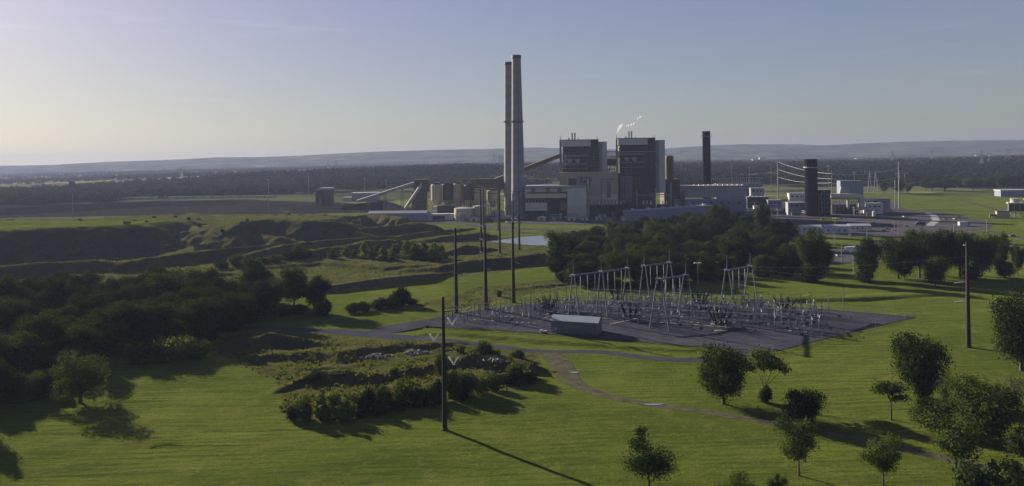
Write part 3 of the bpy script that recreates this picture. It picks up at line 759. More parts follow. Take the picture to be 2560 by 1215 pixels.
# central wood between the switchyard and the plant
cw = px((1390,702),(1440,722),(1560,722),(1700,716),(1830,700),(1985,690),(1985,640),(1960,606),(1920,575),(1800,570),(1620,574),(1540,590),(1410,618),(1385,640))
xs = [p[0] for p in cw]; yy = [p[1] for p in cw]; pts = []; tries = 0
while tries < 14000 and len(pts) < 190:
    tries += 1
    x, y = rsw.uniform(min(xs), max(xs)), rsw.uniform(min(yy), max(yy))
    if not inpoly(np.array([x]), np.array([y]), cw)[0]: continue
    if all((x-a)**2+(y-b)**2 > 9.2**2 for a, b in pts): pts.append((x, y))
for i, (x, y) in enumerate(pts):
    k = K[rsw.choice(['wood0','wood1','wood2','oak0','oak1','oak2','oak3'])]; s = rsw.uniform(.78, 1.42)
    u = x / y * F
    if u < 250: s *= .8
    place(k['src'], k['used'], (x, y, ground_z(x, y)-.1), rsw.uniform(0, 6.28), 'leafy tree within the wood between the switchyard and the plant', 'trees of the central wood', (s*1.02, s*1.02, s*rsw.uniform(.85, 1.2)))
for j in range(20):
    x = 1392 + (1985-1392)*(j+rsw.random())/20; y = np.interp(x, [1390,1440,1560,1700,1830,1985], [702,720,721,716,701,692]) - rsw.uniform(0, 10)
    tree('bush2', x, y, None, None, 'dark shrub closing the front edge of the central wood', 'undergrowth shrubs of the central wood', h=rsw.uniform(3, 7), w=rsw.uniform(6, 10))
tree('tall0', 1392, 690, 573, 62, 'tall open tree with bare limbs at the left end of the central wood')
tree('young1', 1590, 722, 652, 44, 'light green rounded tree standing before the dark central wood')
tree('oak0', 1905, 600, 504, 44, 'narrow tall treetop rising above the central wood near the dark stack')
tree('oak1', 1800, 590, 508, 60, 'tall treetop above the central wood before the turbine hall')
tree('oak3', 2030, 702, 573, 84, 'large separate tree right of the central wood beside the staff car park')
tree('oak1', 2062, 690, 602, 44, 'smaller tree leaning on the large separate tree by the staff car park')
tree('bush2', 2030, 704, 655, 60, 'dark shrub at the foot of the large separate tree')
tree('wood0', 2172, 700, 588, 72, 'column shaped dark tree between the staff car park and the tree row')
tree('bush2', 2160, 704, 672, 50, 'dark shrub under the column shaped tree')
for j, (x, y, t, wd, kd) in enumerate([(2245,696,585,92,'dense1'),(2300,694,572,92,'oak3'),(2352,690,570,86,'dense0'),(2400,692,574,92,'oak1'),(2455,690,576,86,'dense1'),(2500,684,578,60,'oak0'),(2338,718,635,62,'round'),(2262,700,606,64,'wood2'),(2512,696,648,60,'round'),(2425,700,655,56,'bush2'),(2545,690,610,40,'oak2')]):
    tree(kd, x, y, t, wd, ['leftmost large tree of the row behind the lone steel pole', 'second large tree of the row behind the lone steel pole', 'third large tree of the row, behind the small round tree', 'large tree of the row just left of the lone steel pole', 'large tree of the row just right of the lone steel pole', 'lighter tree at the right end of the tree row', 'small round tree standing in front of the tree row', 'lower bushy tree before the leftmost large tree', 'small low tree right of the lone steel pole', 'dark shrub at the foot of the tree row', 'tree at the right edge beyond the tree row end'][j], rz=None)
tree('bush1', 1248, 742, 722, 14, 'tiny lone shrub on the field left of the switchyard poles')
# trees of the right-hand middle distance
for j, (x, y, t, wd) in enumerate([(2330,477,442,60),(2362,478,444,56),(2432,476,442,56),(2470,473,440,44),(2500,472,432,44),(2530,472,436,44),(2556,472,434,40),(2395,470,440,40),(2210,482,452,36),(2245,486,448,50),(2270,484,455,30),(2315,474,450,40)]):
    tree(['oak1','oak3','oak2','oak0'][j % 4], x, y, t, wd, 'dark tree of the line along the far edge of the right-hand field', 'trees along the far field edge')

# far woods: one mass of crowns each, too many to count
def far_wood(name, centres, hts, m, seed, leaf=1.5, n=46):
    rs = np.random.RandomState(seed); out = []
    c = np.array(centres); T = len(c)
    d = rs.normal(size=(T, n, 3)); d /= np.linalg.norm(d, axis=2)[:, :, None]; d[:, :, 2] = np.abs(d[:, :, 2])*1.1 - .35
    R = (hts*.46)[:, None, None] * np.stack([np.ones(T), np.ones(T), np.ones(T)*1.05], 1)[:, None, :]
    lob = 1 + .22*rs.normal(size=(T, n, 1))
    C = c[:, None, :] + d*R*lob; C[:, :, 2] += (hts*.55)[:, None]
    V = quads(rs, C.reshape(-1, 3), leaf*np.repeat(hts/11., n)*(.7+.7*rs.rand(T*n)), d.reshape(-1, 3), up=.35)
    o = npmesh(name, V, np.arange(len(V)).reshape(-1, 4), m)
    o['kind'] = 'stuff'
    return o
def scatter(poly, n, seed, near_bias=1.0):
    rs = np.random.RandomState(seed); p = np.array(poly); lo, hi = p.min(0), p.max(0); out = []
    X = rs.uniform(lo[0], hi[0], n*8); Y = lo[1] + (hi[1]-lo[1])*rs.rand(n*8)**near_bias
    k = inpoly(X, Y, poly)
    return np.stack([X[k][:n], Y[k][:n]], 1)
FARLEAF = leafmat('foliage_far', (.011, .018, .008), (.036, .046, .017), .12)
def wood(name, poly, n, seed, h0, h1, leaf=1.5, nq=46, bias=1.4):
    xy = scatter(poly, n, seed, bias); h = h0 + (h1-h0)*np.random.RandomState(seed).rand(len(xy))
    h *= .85 + .5*fbm(xy[:, 0]/60, xy[:, 1]/60, seed)
    return far_wood(name, np.column_stack([xy, np.zeros(len(xy))]), h, FARLEAF, seed, leaf, nq)
def belt(poly, n, seed, bias):
    xy = scatter(poly, n, seed, bias)
    xy = xy[fbm(xy[:, 0]/190., xy[:, 1]/120., 71) > .35 + .04*np.random.RandomState(seed).rand(len(xy))]
    h = (11 + 6*np.random.RandomState(seed+5).rand(len(xy))) * (.75 + .6*fbm(xy[:, 0]/45., xy[:, 1]/45., seed))
    c = np.column_stack([xy, base_h(xy[:, 0], xy[:, 1])]); k = xy[:, 1] < 1950
    far_wood('distant_wood', c[k], h[k], FARLEAF, seed, 1.25, 64)
    far_wood('distant_wood', c[~k], h[~k], FARLEAF, seed+1, 2.0, 34)
belt(WOODS[0], 9500, 1, 1.25)
belt(WOODS[1], 9500, 12, 1.25)
def strip_wood(n, y0, y1, seed, cells=14):
    rs = np.random.RandomState(seed); P_ = []
    for _ in range(cells):
        y = y0*(y1/y0)**rs.rand(); x = rs.uniform(-.8, .8)*y; L_ = y*rs.uniform(.08, .4); t = rs.uniform(12, 60)*y/2000; a = rs.uniform(-.12, .12)
        m = n//cells
        u = rs.uniform(-1, 1, m)*L_; v = rs.normal(size=m)*t
        P_.append(np.stack([x+u, y+v+a*u], 1))
    xy = np.concatenate(P_); h = 9+5*rs.rand(len(xy))
    return np.column_stack([xy, base_h(xy[:, 0], xy[:, 1])]), h
c, h = strip_wood(3600, 2500, 3400, 4, 22); far_wood('distant_trees', c, h, FARLEAF, 4, 2.2, 22)
c, h = strip_wood(6200, 3400, 5400, 6, 40); far_wood('distant_trees', c, h, FARLEAF, 6, 4.2, 10)

# tall weeds on the rough ground and tufts in the meadow
def tufts(name, poly_test, n, seed, y0, y1, size, hgt, m, minrough=None, maxrough=None):
    rs = np.random.RandomState(seed)
    Y = y0*(y1/y0)**(rs.rand(n*2)); X = rs.uniform(-.8, .8, n*2)*Y
    H = base_h(X, Y); R = cover(X, Y, H); FMk = flat_mask(X, Y)
    k = (FMk < .05) & ~inpoly(X, Y, grow(POND, 4))
    if minrough is not None: k &= R > minrough
    if maxrough is not None: k &= R < maxrough
    dens = fbm(X/7., Y/3., seed+3)
    k &= dens > .40 + .2*rs.rand(len(X))
    X, Y, H, R = X[k][:n], Y[k][:n], H[k][:n], R[k][:n]
    nn = len(X); a = rs.rand(nn)*6.28
    s = size*(.5+rs.rand(nn)); hh = hgt*(.5+rs.rand(nn))
    V = []
    for q in (0, 1.9):
        dx, dy = np.cos(a+q)*s, np.sin(a+q)*s; lx, ly = rs.normal(size=nn)*.25*hh, rs.normal(size=nn)*.25*hh
        V.append(np.stack([np.stack([X-dx, Y-dy, H-.2], 1), np.stack([X+dx, Y+dy, H-.2], 1), np.stack([X+dx*.8+lx, Y+dy*.8+ly, H+hh], 1), np.stack([X-dx*.7+lx, Y-dy*.7+ly, H+hh*.8], 1)], 1))
    V = np.concatenate(V, 0).reshape(-1, 3)
    o = npmesh(name, V, np.arange(len(V)).reshape(-1, 4), m); o['kind'] = 'stuff'
    return o
WEED = leafmat('weed_green', (.045, .058, .018), (.095, .100, .036), .35)
tufts('weeds', None, 45000, 1, 170, 800, .3, .42, WEED, minrough=.5)

# ------------------------------------------------------------------ power plant
CONC = mat('stack_concrete', (.20, .196, .204), .85, .16, .12, stripe=(2, .09, .06))
CAPD = mat('dark_steel', (.030, .029, .032), .6, .3, .4)
SOOT = mat('black_stack_steel', (.011, .011, .014), .95, .3, .3, spec=0)
GALV = mat('galvanised_steel', (.24, .25, .27), .5, .15, .6, metal=.2)
CLADP = mat('pale_cladding', (.43, .42, .425), .7, .1, .15, stripe=(0, .45, .06))
CLADG = mat('grey_cladding', (.23, .23, .25), .7, .14, .12, stripe=(0, .4, .08))
CLADB = mat('bluegrey_cladding', (.15, .17, .24), .6, .12, .15, stripe=(0, .5, .08))
CLADW = mat('white_cladding', (.36, .365, .39), .6, .1, .15, stripe=(0, .5, .05))
TAN = mat('tan_cladding', (.32, .265, .185), .75, .16, .15, stripe=(0, .4, .07))
CREAM = mat('cream_cladding', (.42, .38, .31), .75, .14, .15, stripe=(0, .4, .05))
OCHRE = mat('ochre_cladding', (.12, .082, .05), .75, .2, .2)
BROWN = mat('brown_steel', (.09, .068, .056), .75, .3, .35)
RUST = mat('rusty_cladding', (.088, .070, .061), .8, .3, .25, stripe=(0, .4, .08))
FRAME = mat('frame_steel', (.15, .138, .135), .6, .3, .5)
CORE = mat('boiler_casing', (.068, .057, .050), .7, .45, .18)
ROOF = mat('membrane_roof', (.24, .25, .30), .55, .12, .12)
LOUV = mat('dark_louvre', (.028, .028, .032), .7, .3, .6, stripe=(2, .8, .3))
PORC = mat('porcelain_white', (.62, .62, .60), .35, .1, 2.)
WOODC = mat('pale_concrete', (.36, .34, .30), .85, .2, .3)

class Bld:
    """a building turned to its own angle, its parts measured on the photograph's rows and columns at its own depth"""
    def __init__(s, name, label, cat, pxc, pyb, turn=-6, group=None, Y=None):
        b = P(pxc, pyb) if Y is None else PD(pxc, pyb, Y); s.b = Vector((b.x, b.y, 0))
        s.th = math.radians(turn) - math.atan2(b.x, b.y)*0.0
        s.root = thing(name, label, cat, s.b, s.th, group)
        s.c, s.s = math.cos(-s.th), math.sin(-s.th)
    def loc(s, x, y): return (s.c*x - s.s*y, s.s*x + s.c*y)
    def pt(s, px_, py_, y=0.):
        o = s.loc(-s.b.x, -s.b.y); d = ray(px_, py_); dd = s.loc(d[0], d[1])
        t = (y - o[1]) / dd[1]
        return Vector((o[0] + dd[0]*t, y, CAMH + d[2]*t))
    def rect(s, x0, y0, x1, y1, y=0.):
        m = (y0 + (y1 if y1 is not None else y0)) / 2
        a, b = s.pt(x0, m, y), s.pt(x1, m, y)
        zt = s.pt((x0+x1)/2, y0, y).z; zb = 0. if y1 is None else s.pt((x0+x1)/2, y1, y).z
        return a.x, b.x, zb, zt
    def box(s, name, m, x0, y0, x1, y1, f=0., b=10., parent=None, label=None):
        X0, X1, Z0, Z1 = s.rect(x0, y0, x1, y1, f)
        o = MB().box(X0, X1, f, b, Z0, Z1).build(name, m, parent or s.root)
        if label: o['label'] = label
        return o
    def cyl(s, name, m, x0, y0, x1, y1, y=0., parent=None, n=20, cone=1., label=None):
        X0, X1, Z0, Z1 = s.rect(x0, y0, x1, y1, y); r = (X1-X0)/2
        o = MB().lathe([(r, Z0), (r*cone, Z1)], n, ((X0+X1)/2, y, 0)).build(name, m, parent or s.root, smooth=False)
        if label: o['label'] = label
        return o
    def lattice(s, name, m, x0, y0, x1, y1, y, nx, nz, r=.25, brace=True, depth=0, parent=None):
        X0, X1, Z0, Z1 = s.rect(x0, y0, x1, y1, y); b = MB()
        for yy in ([y] if not depth else [y, y+depth]):
            for i in range(nx+1):
                x = X0+(X1-X0)*i/nx; b.tube((x, yy, Z0), (x, yy, Z1), r, n=4)
            for k in range(nz+1):
                z = Z0+(Z1-Z0)*k/nz; b.box(X0, X1, yy-r*.8, yy+r*.8, z-r*.7, z+r*.7)
            if brace:
                for i in range(nx):
                    for k in range(nz):
                        if (i*3+k*5) % 4 == 0:
                            xa, xb = X0+(X1-X0)*i/nx, X0+(X1-X0)*(i+1)/nx; za, zb = Z0+(Z1-Z0)*k/nz, Z0+(Z1-Z0)*(k+1)/nz
                            b.tube((xa, yy, za), (xb, yy, zb), r*.6, n=4)
        return b.build(name, m, parent or s.root)
    def pipes(s, name, m, pts, r, y, parent=None, n=8):
        b = MB()
        for p, q in zip(pts[:-1], pts[1:]): b.tube(s.pt(*p, y), s.pt(*q, y), r, n=n)
        return b.build(name, m, parent or s.root)

# two tall concrete stacks
for j, (cxp, byp, top, rb, rt) in enumerate([(1296.5, 546, 138, 8.1, 5.0), (1275.5, 537, 155, 7.4, 4.3)]):
    p = P(cxp, byp); H = PD(cxp-6, top, p.y).z
    t = thing('chimney_stack', ['tall pale concrete stack, the taller and nearer of the twin stacks', 'concrete stack standing behind the taller one, its top a little lower'][j], 'chimney', p, 0, 'twin concrete stacks')
    prof = [(rb+(rt-rb)*k/12, (H-4)*k/12) for k in range(13)]
    MB().lathe(prof, 40).build('shaft', CONC, t, smooth=False)
    MB().lathe([(rt+.12, H-4), (rt+.5, H-3.4), (rt+.5, H-.4), (rt-.6, H), (rt-1., H-.5)], 40).build('cap', CAPD, t)
    zp = 66 + (hor(1285)-305)*p.y/F; rp = rb+(rt-rb)*zp/H
    pl = MB(); pl.lathe([(rp, zp-.5), (rp+1.5, zp), (rp+1.5, zp+.3), (rp, zp+.3)], 32)
    for k in range(24):
        a = k*math.pi/12; pl.tube(((rp+1.45)*math.cos(a), (rp+1.45)*math.sin(a), zp), ((rp+1.45)*math.cos(a), (rp+1.45)*math.sin(a), zp+1.3), .07, n=4)
    pl.lathe([(rp+1.38, zp+1.2), (rp+1.52, zp+1.2), (rp+1.52, zp+1.32), (rp+1.38, zp+1.32)], 32)
    pl.build('gallery', FRAME, t)
    ld = MB()
    for k in range(12):
        za, zb = (H-6)*k/12, (H-6)*(k+1)/12; ra, rb2 = rb+(rt-rb)*k/12+.25, rb+(rt-rb)*(k+1)/12+.25
        for dx in (-.35, .35): ld.tube((dx+.15*ra, -ra*.99, za), (dx+.15*rb2, -rb2*.99, zb), .1, n=4)
    ld.build('ladder', FRAME, t)
    if j == 0:
        MB().box(-9.5, 9.5, -9.3, 9, 0, 3.2).build('plinth', CONC, t)

# boiler house 1 (left) and 2 (right)
def boiler(dx, dy, label, wide):
    b = Bld('boiler_house', label, 'boiler house', 1460+dx, 548+dy*.2, -5, 'boiler houses', Y=840)
    X = lambda v: v+dx
    Yp = lambda v: v+dy
    b.box('casing', CORE, X(1408), Yp(366), X(1496), 520, 3, 40)
    b.box('upper_cladding', CLADP, X(1403), Yp(350), X(1477), Yp(366), 0, 30)
    b.box('recessed_bay', LOUV, X(1477.2), Yp(349), X(1496.5), Yp(410), 2, 32)
    rf = b.box('roof', FRAME, X(1401), Yp(348.6), X(1497), Yp(350), -.6, 42)
    b.box('side_tower', CLADP, X(1498), Yp(354), X(1518+wide), 500 if not wide else 482, 8, 30)
    b.box('tower_panel', CLADG, X(1497), Yp(355), X(1506), 500 if not wide else 482, 6.5, 8)
    b.lattice('steel_frame', FRAME, X(1404), Yp(384), X(1497), Yp(437), -1, 9, 7, .32)
    b.lattice('access_frame', FRAME, X(1470), Yp(368), X(1498), Yp(437), 0.5, 4, 9, .25)
    for k, x in enumerate((1425, 1444)):
        hp_ = [b.pt(X(x-7), Yp(397), 0), b.pt(X(x+7), Yp(397), 0), b.pt(X(x+4), Yp(406.5), 0), b.pt(X(x-4), Yp(406.5), 0)]
        MB().prism([(p.x, p.z) for p in hp_], -2.2, 2.6).build('coal_hopper', CLADG, b.root)
    for k, (z0, z1) in enumerate(((409, 411), (421, 422.5), (388, 390))):
        b.box('walkway', GALV, X(1404), Yp(z0), X(1470), Yp(z1), -1.9, -1.2)
    for x0, y0, x1 in ((1428.5, 332, 1432), (1435, 332, 1438.7)):
        b.cyl('roof_vent', CAPD, X(x0), Yp(y0), X(x1), Yp(349), 12, rf)
    b.cyl('roof_vent', CAPD, X(1420.5), Yp(345), X(1424), Yp(349), 12, rf)
    b.cyl('exhaust_pipe', FRAME, X(1444.5), Yp(344.5), X(1446.3), Yp(349), 14, rf)
    b.cyl('exhaust_pipe', FRAME, X(1491.5), Yp(343), X(1493.5), Yp(349), 14, rf)
    return b
b1 = boiler(0, 0, 'left boiler house with pale upper band beside the twin stacks', 0)
b2 = boiler(142, -4, 'right boiler house with a tall pale tower reaching lower on its right', 3)
b2.lattice('lower_frame', FRAME, 1545, 434, 1600, 546, -1.2, 6, 9, .3)
b2.box('lower_casing', CORE, 1546, 434, 1640, 548, 4, 38)
b2.box('lower_cladding', CLADG, 1552, 440, 1580, 505, 0, 4)
b2.box('gangway', GALV, 1545, 378, 1640, 380, -2.4, -1.6)
for b, x, y0, y1, lab in ((b1, 1401.5, 340, 440, 'mast'), (b2, 1542.5, 337, 480, 'mast')):
    t = MB(); X0, X1, Z0, Z1 = b.rect(x-2, y0, x+2, y1, -2.5); xm = (X0+X1)/2
    t.box(xm-1.1, xm+1.1, -3.6, -1.4, Z0, Z1-5); t.tube((xm, -2.5, Z1-5), (xm, -2.5, Z1), .5, .2, 6)
    t.build('elevator_shaft', FRAME, b.root)
# bridge between the two
b = Bld('pipe_bridge', 'open steel pipe bridge spanning between the two boiler houses', 'bridge', 1530, 548, -5, Y=846)
b.box('deck', FRAME, 1517, 391, 1548, 394, 0, 4); b.box('top_chord', FRAME, 1517, 378, 1548, 380, 0, .6)
t = MB()
for k in range(9):
    A, B = b.pt(1518+k*3.6, 379, .3), b.pt(1518+k*3.6, 392, .3); t.tube(A, B, .3, n=4)
t.build('hangers', FRAME, b.root)
b.box('ochre_duct', OCHRE, 1519, 396, 1541, 412, 2, 14); b.lattice('support', FRAME, 1519, 412, 1541, 434, 3, 5, 2, .35)
# ochre silo right of boiler 2
b = Bld('storage_silo', 'ochre round silo right of the right boiler house', 'silo', 1674, 548, -6, Y=880)
X0, X1, Z0, Z1 = b.rect(1662, 389, 1684, None, 6); r = (X1-X0)/2
MB().lathe([(r, 0), (r, Z1-3), (r*.94, Z1-1), (r*.75, Z1)], 24, ((X0+X1)/2, 6, 0)).build('shell', OCHRE, b.root)
# tan hall under boiler 1
b = Bld('process_hall', 'tan flat roofed hall at the foot of the left boiler house', 'building', 1470, 550, -5, Y=826)
b.box('upper_wall', TAN, 1399, 432, 1545, 486, 0, 13)
b.box('lower_wall', CREAM, 1475, 486, 1545, 512, .4, 12.6)
b.box('base_bay', LOUV, 1466, 512, 1546, 549, 3, 12); b.box('base_wall', CREAM, 1399, 486, 1475, 549, .6, 12.4)
b.box('roof_edge', CREAM, 1398.5, 430.8, 1545.5, 432.2, -.4, 13.3)
b.box('bay_recess', FRAME, 1517, 453, 1527, 493, -.25, .3)
for k in range(5): b.cyl('wall_fan', FRAME, 1501+k*7.5, 447, 1504+k*7.5, 450, -.4, n=8)
b.pipes('duct', CREAM, [(1418, 466), (1418, 444.5), (1441, 444.5)], .9, -1.2); b.box('duct_box', OCHRE, 1423, 446, 1441, 463, -.5, .2)
b.pipes('vent_pipe', CREAM, [(1470, 478), (1470, 446)], 1.0, -2.)
b.lattice('pipe_rack', FRAME, 1466, 500, 1548, 549, 0., 9, 3, .25)
t = MB(); rs = random.Random(3)
for k in range(14):
    p = b.pt(rs.uniform(1442, 1480), rs.uniform(438, 470), -1.); q = b.pt(rs.uniform(1442, 1480), rs.uniform(438, 470), -1.)
    t.tube(p, (p.x, p.y, q.z), .3, n=5); t.tube((p.x, p.y, q.z), q, .3, n=5)
t.build('wall_piping', BROWN, b.root)
# scrubber / filter house
b = Bld('filter_house', 'pale boxy filter house right of the taller stack with blue grey roof', 'building', 1390, 552, -4, Y=800)
b.box('right_wall', CLADP, 1418, 469, 1466, 514, 0, 46); b.box('right_base', CREAM, 1418, 514, 1466, None, .4, 45)
b.box('left_wall', CREAM, 1313, 469, 1418, 480, 1.5, 44); b.box('inner_wall', TAN, 1313, 480, 1418, None, 9, 44)
b.box('ledge', CREAM, 1313, 484, 1416, 495, -.6, 9); b.box('lower_block', CREAM, 1313, 507, 1368, 527, -.5, 9)
b.box('dark_bay', LOUV, 1314, 527, 1416, None, 4, 9.2); b.box('ledge_soffit', BROWN, 1316, 495, 1405, 499, .5, 8.8)
b.box('stair_bay', LOUV, 1372, 496, 1400, 527, 6, 9.1)
X0, X1, Z0, Z1 = b.rect(1312, 464, 1467, 469, 0)
MB().prism([(X0, Z0), (X1, Z0), (X1, Z0+1.2), (X0+(X1-X0)*.35, Z0+2.4), (X0, Z0+1.6)], -.5, 46.5).build('roof', ROOF, b.root)
for x in (1327, 1365, 1393): b.box('fan_house', FRAME, x, 471, x+11, 479.5, .6, 1.7)
for x in range(1316, 1416, 8): b.box('soffit_hanger', LOUV, x, 497, x+3, 504+(x % 3)*2, 1.5, 3)
b.lattice('yard_frame', FRAME, 1316, 526, 1416, 551, 2.5, 12, 2, .22)
# coal conveyor up to boiler 1
def conveyor(label, a, b_, Ya, Yb, wdt, m, legs=3, za=None):
    A, B = PD(*a, Ya), PD(*b_, Yb); mid = (A+B)/2
    t = thing('coal_conveyor', label, 'conveyor', (mid.x, mid.y, 0), 0, 'coal conveyors')
    A, B = A-Vector((mid.x, mid.y, 0)), B-Vector((mid.x, mid.y, 0)); d = (B-A).normalized(); sd_ = Vector((d.y, -d.x, 0)).normalized()*wdt
    g = MB(); up = Vector((0, 0, wdt*1.1))
    vs = [A-sd_-up, A+sd_-up, A+sd_+up, A-sd_+up, B-sd_-up, B+sd_-up, B+sd_+up, B-sd_+up]
    g.add(vs, [(0,1,2,3),(7,6,5,4),(0,4,5,1),(1,5,6,2),(2,6,7,3),(3,7,4,0)]).build('gallery', m, t)
    r = MB(); o = Vector((0, 0, .3)); vs = [p+o for p in (A-sd_*1.15+up, A+sd_*1.15+up, A+sd_*.2+up*1.5, A-sd_*.2+up*1.5, B-sd_*1.15+up, B+sd_*1.15+up, B+sd_*.2+up*1.5, B-sd_*.2+up*1.5)]
    r.add(vs, [(0,1,2,3),(7,6,5,4),(0,4,5,1),(1,5,6,2),(2,6,7,3),(3,7,4,0)]).build('gallery_roof', m, t)
    for k in range(legs):
        q = A.lerp(B, (k+.7)/(legs+.4)); l = MB()
        if q.z < 6: continue
        l.tube(q-sd_-up, (q.x-sd_.x*2.2, q.y-sd_.y*2.2, 0), .35, n=5); l.tube(q+sd_-up, (q.x+sd_.x*2.2, q.y+sd_.y*2.2, 0), .35, n=5)
        l.tube((q.x-sd_.x*1.6, q.y-sd_.y*1.6, q.z*.5), (q.x+sd_.x*1.6, q.y+sd_.y*1.6, q.z*.5), .22, n=4)
        l.build('trestle_leg', FRAME, t)
    return t
conveyor('brown covered conveyor climbing behind the twin stacks to the left boiler house', (1170, 478), (1402, 389), 900, 858, 1.9, RUST, 3)
conveyor('long pale conveyor rising from the coal pile to the transfer tower', (893, 504), (1036, 458), 985, 930, 1.2, CLADG, 3)
conveyor('steep grey conveyor dropping right of the coal pile to the ground', (1012, 524), (1054, 462), 900, 925, 1.5, CLADG, 1)
b = Bld('transfer_tower', 'rusty brown transfer tower where the pale conveyor arrives', 'tower', 1052, 523, 0, Y=930)
b.box('tower_body', RUST, 1036, 449, 1071, 480, 0, 12); b.box('tower_base', BROWN, 1030, 480, 1066, None, 1, 11); b.lattice('bracing', FRAME, 1030, 480, 1066, 522, .6, 4, 4, .25)
b.box('roof', FRAME, 1035, 448, 1072, 449.2, -.5, 12.5)
# boiler 1 conveyor head
b = Bld('transfer_house', 'small brown house where the covered conveyor meets the left silos', 'building', 1210, 530, 0, Y=880)
b.box('body', RUST, 1176, 447, 1262, 474, 0, 10); b.lattice('legs', FRAME, 1180, 474, 1262, 528, 1, 7, 3, .35)
# coal silos
for j, (x0, x1, t_, y_) in enumerate([(1078, 1106, 461, 858), (1104, 1134, 460, 866), (1133, 1162, 459, 862), (1160, 1186, 462, 852), (1186, 1216, 470, 846), (1218, 1246, 476, 850)]):
    m = (x0+x1)/2; p = PD(m, 520, y_); zt = PD(m, t_, y_).z; z1 = PD(m, 500, y_).z; r = (x1-x0)/2*y_/F
    t = thing('coal_silo', ['brown coal silo at the left end of the silo row, its left edge sunlit', 'second brown coal silo of the row', 'third brown coal silo of the row', 'fourth coal silo of the row, above the round tan tank', 'coal silo with sunlit left edge behind the black poles', 'coal silo at the right end of the row, next to the twin stacks'][j], 'silo', (p.x, p.y, 0), 0, 'coal silos')
    MB().lathe([(r, z1), (r, zt-1), (r*.9, zt)], 24).build('shell', (TAN, RUST)[j % 2] if j < 4 else TAN, t)
    MB().lathe([(r*.4, z1-8), (r*1.02, z1-.1)], 24).build('hopper', CREAM, t)
    l = MB()
    for k in range(8):
        a = k*math.pi/4+.3; l.tube((r*.95*math.cos(a), r*.95*math.sin(a), 0), (r*.95*math.cos(a), r*.95*math.sin(a), z1), .4, n=5)
    l.build('leg', FRAME, t)
    MB().box(-r*.5, r*.5, -r*.5, r*.5, zt, zt+2.2).build('head_house', BROWN, t)
for j, (x0, x1, t_, pb, m) in enumerate([(1136, 1184, 517, 551, CREAM), (1183, 1214, 512, 550, TAN), (1228, 1262, 524, 548, CREAM)]):
    p = P((x0+x1)/2, pb); r = (x1-x0)/2*p.y/F; zt = PD((x0+x1)/2, t_, p.y).z
    t = thing('storage_tank', ['wide tan round tank at the foot of the silo row', 'narrower tan tank just right of the wide one behind black poles', 'low tank by the foot of the twin stacks'][j], 'tank', (p.x, p.y, 0), 0, 'storage tanks')
    MB().lathe([(r, 0), (r, zt-1.5)], 32).build('shell', m, t); MB().lathe([(r*1.01, zt-1.49), (r*.5, zt-.5), (.3, zt)], 32).build('roof', CLADG, t)
    s = MB()
    for k in range(16):
        a = math.pi + k*.07; s.box(-.5, .5, -.12, .12, zt*k/16, zt*k/16+.25, Matrix.Translation(((r+.5)*math.cos(a), (r+.5)*math.sin(a), 0)) @ Matrix.Rotation(a, 4, 'Z'))
    s.build('stair', GALV, t)
b = Bld('ash_silo_base', 'dark louvred shed under the coal silos', 'shed', 1100, 540, 0, Y=840)
b.box('wall', LOUV, 1093, 515, 1136, None, 0, 10); b.box('roof', FRAME, 1092, 514, 1137, 515.2, -.5, 10.5); b.box('side_wall', CREAM, 1083, 516, 1093, None, .5, 9)
# low white yard buildings
b = Bld('workshop', 'low white workshop with a dark open bay left of the wide tan tank', 'building', 1100, 551, 2)
b.box('wall', CLADW, 1066, 536, 1134, None, 0, 8); b.box('open_bay', LOUV, 1082, 540, 1112, 549, -.12, .3); b.box('roof', CLADP, 1065.5, 534.8, 1134.5, 536.1, -.6, 8.5)
b = Bld('long_shed', 'long grey steel shed with shallow roof right of the spoil mounds', 'shed', 992, 553, -3)
b.box('wall', CLADG, 920, 533, 1066, None, 0, 14)
X0, X1, Z0, Z1 = b.rect(919, 528, 1067, 533, 0); t = MB(); t.add([(X0, -.5, Z0), (X1, -.5, Z0), (X1, 7, Z0+2.3), (X0, 7, Z0+2.3), (X0, 14.5, Z0), (X1, 14.5, Z0)], [(0,1,2,3),(3,2,5,4),(0,3,4),(1,5,2),(0,4,5,1)]); t.build('roof', ROOF, b.root)
b = Bld('white_warehouse', 'white walled warehouse behind the pale conveyor', 'building', 912, 502, 2)
b.box('wall', CLADG, 879, 486, 945, None, 0, 20); b.box('roof', CLADW, 878, 481.5, 946, 486, -.6, 20.6); b.box('annex', CLADW, 857, 493, 879, None, 1, 14)
# railcar unloader
b = Bld('unloading_station', 'brown coal unloading station with a sloping chute left of the coal pile', 'building', 812, 513, 2)
b.box('house', RUST, 803, 474, 830, None, 2, 16); b.box('roof', CLADW, 799, 469.5, 830.5, 473.8, 1, 16.5); b.box('shaft', BROWN, 788, 474, 798, None, 3, 9)
q = [b.pt(797, 476, 0), b.pt(803, 476, 0), b.pt(812, 511, 0), b.pt(803, 512, 0)]
MB().prism([(p.x, max(p.z, .1)) for p in q], 0, 2.8).build('chute', CAPD, b.root)
b.box('window', PORC, 786, 480, 789, 484, 2.6, 3.0)  # sun glint on the window, put in as plain white colour
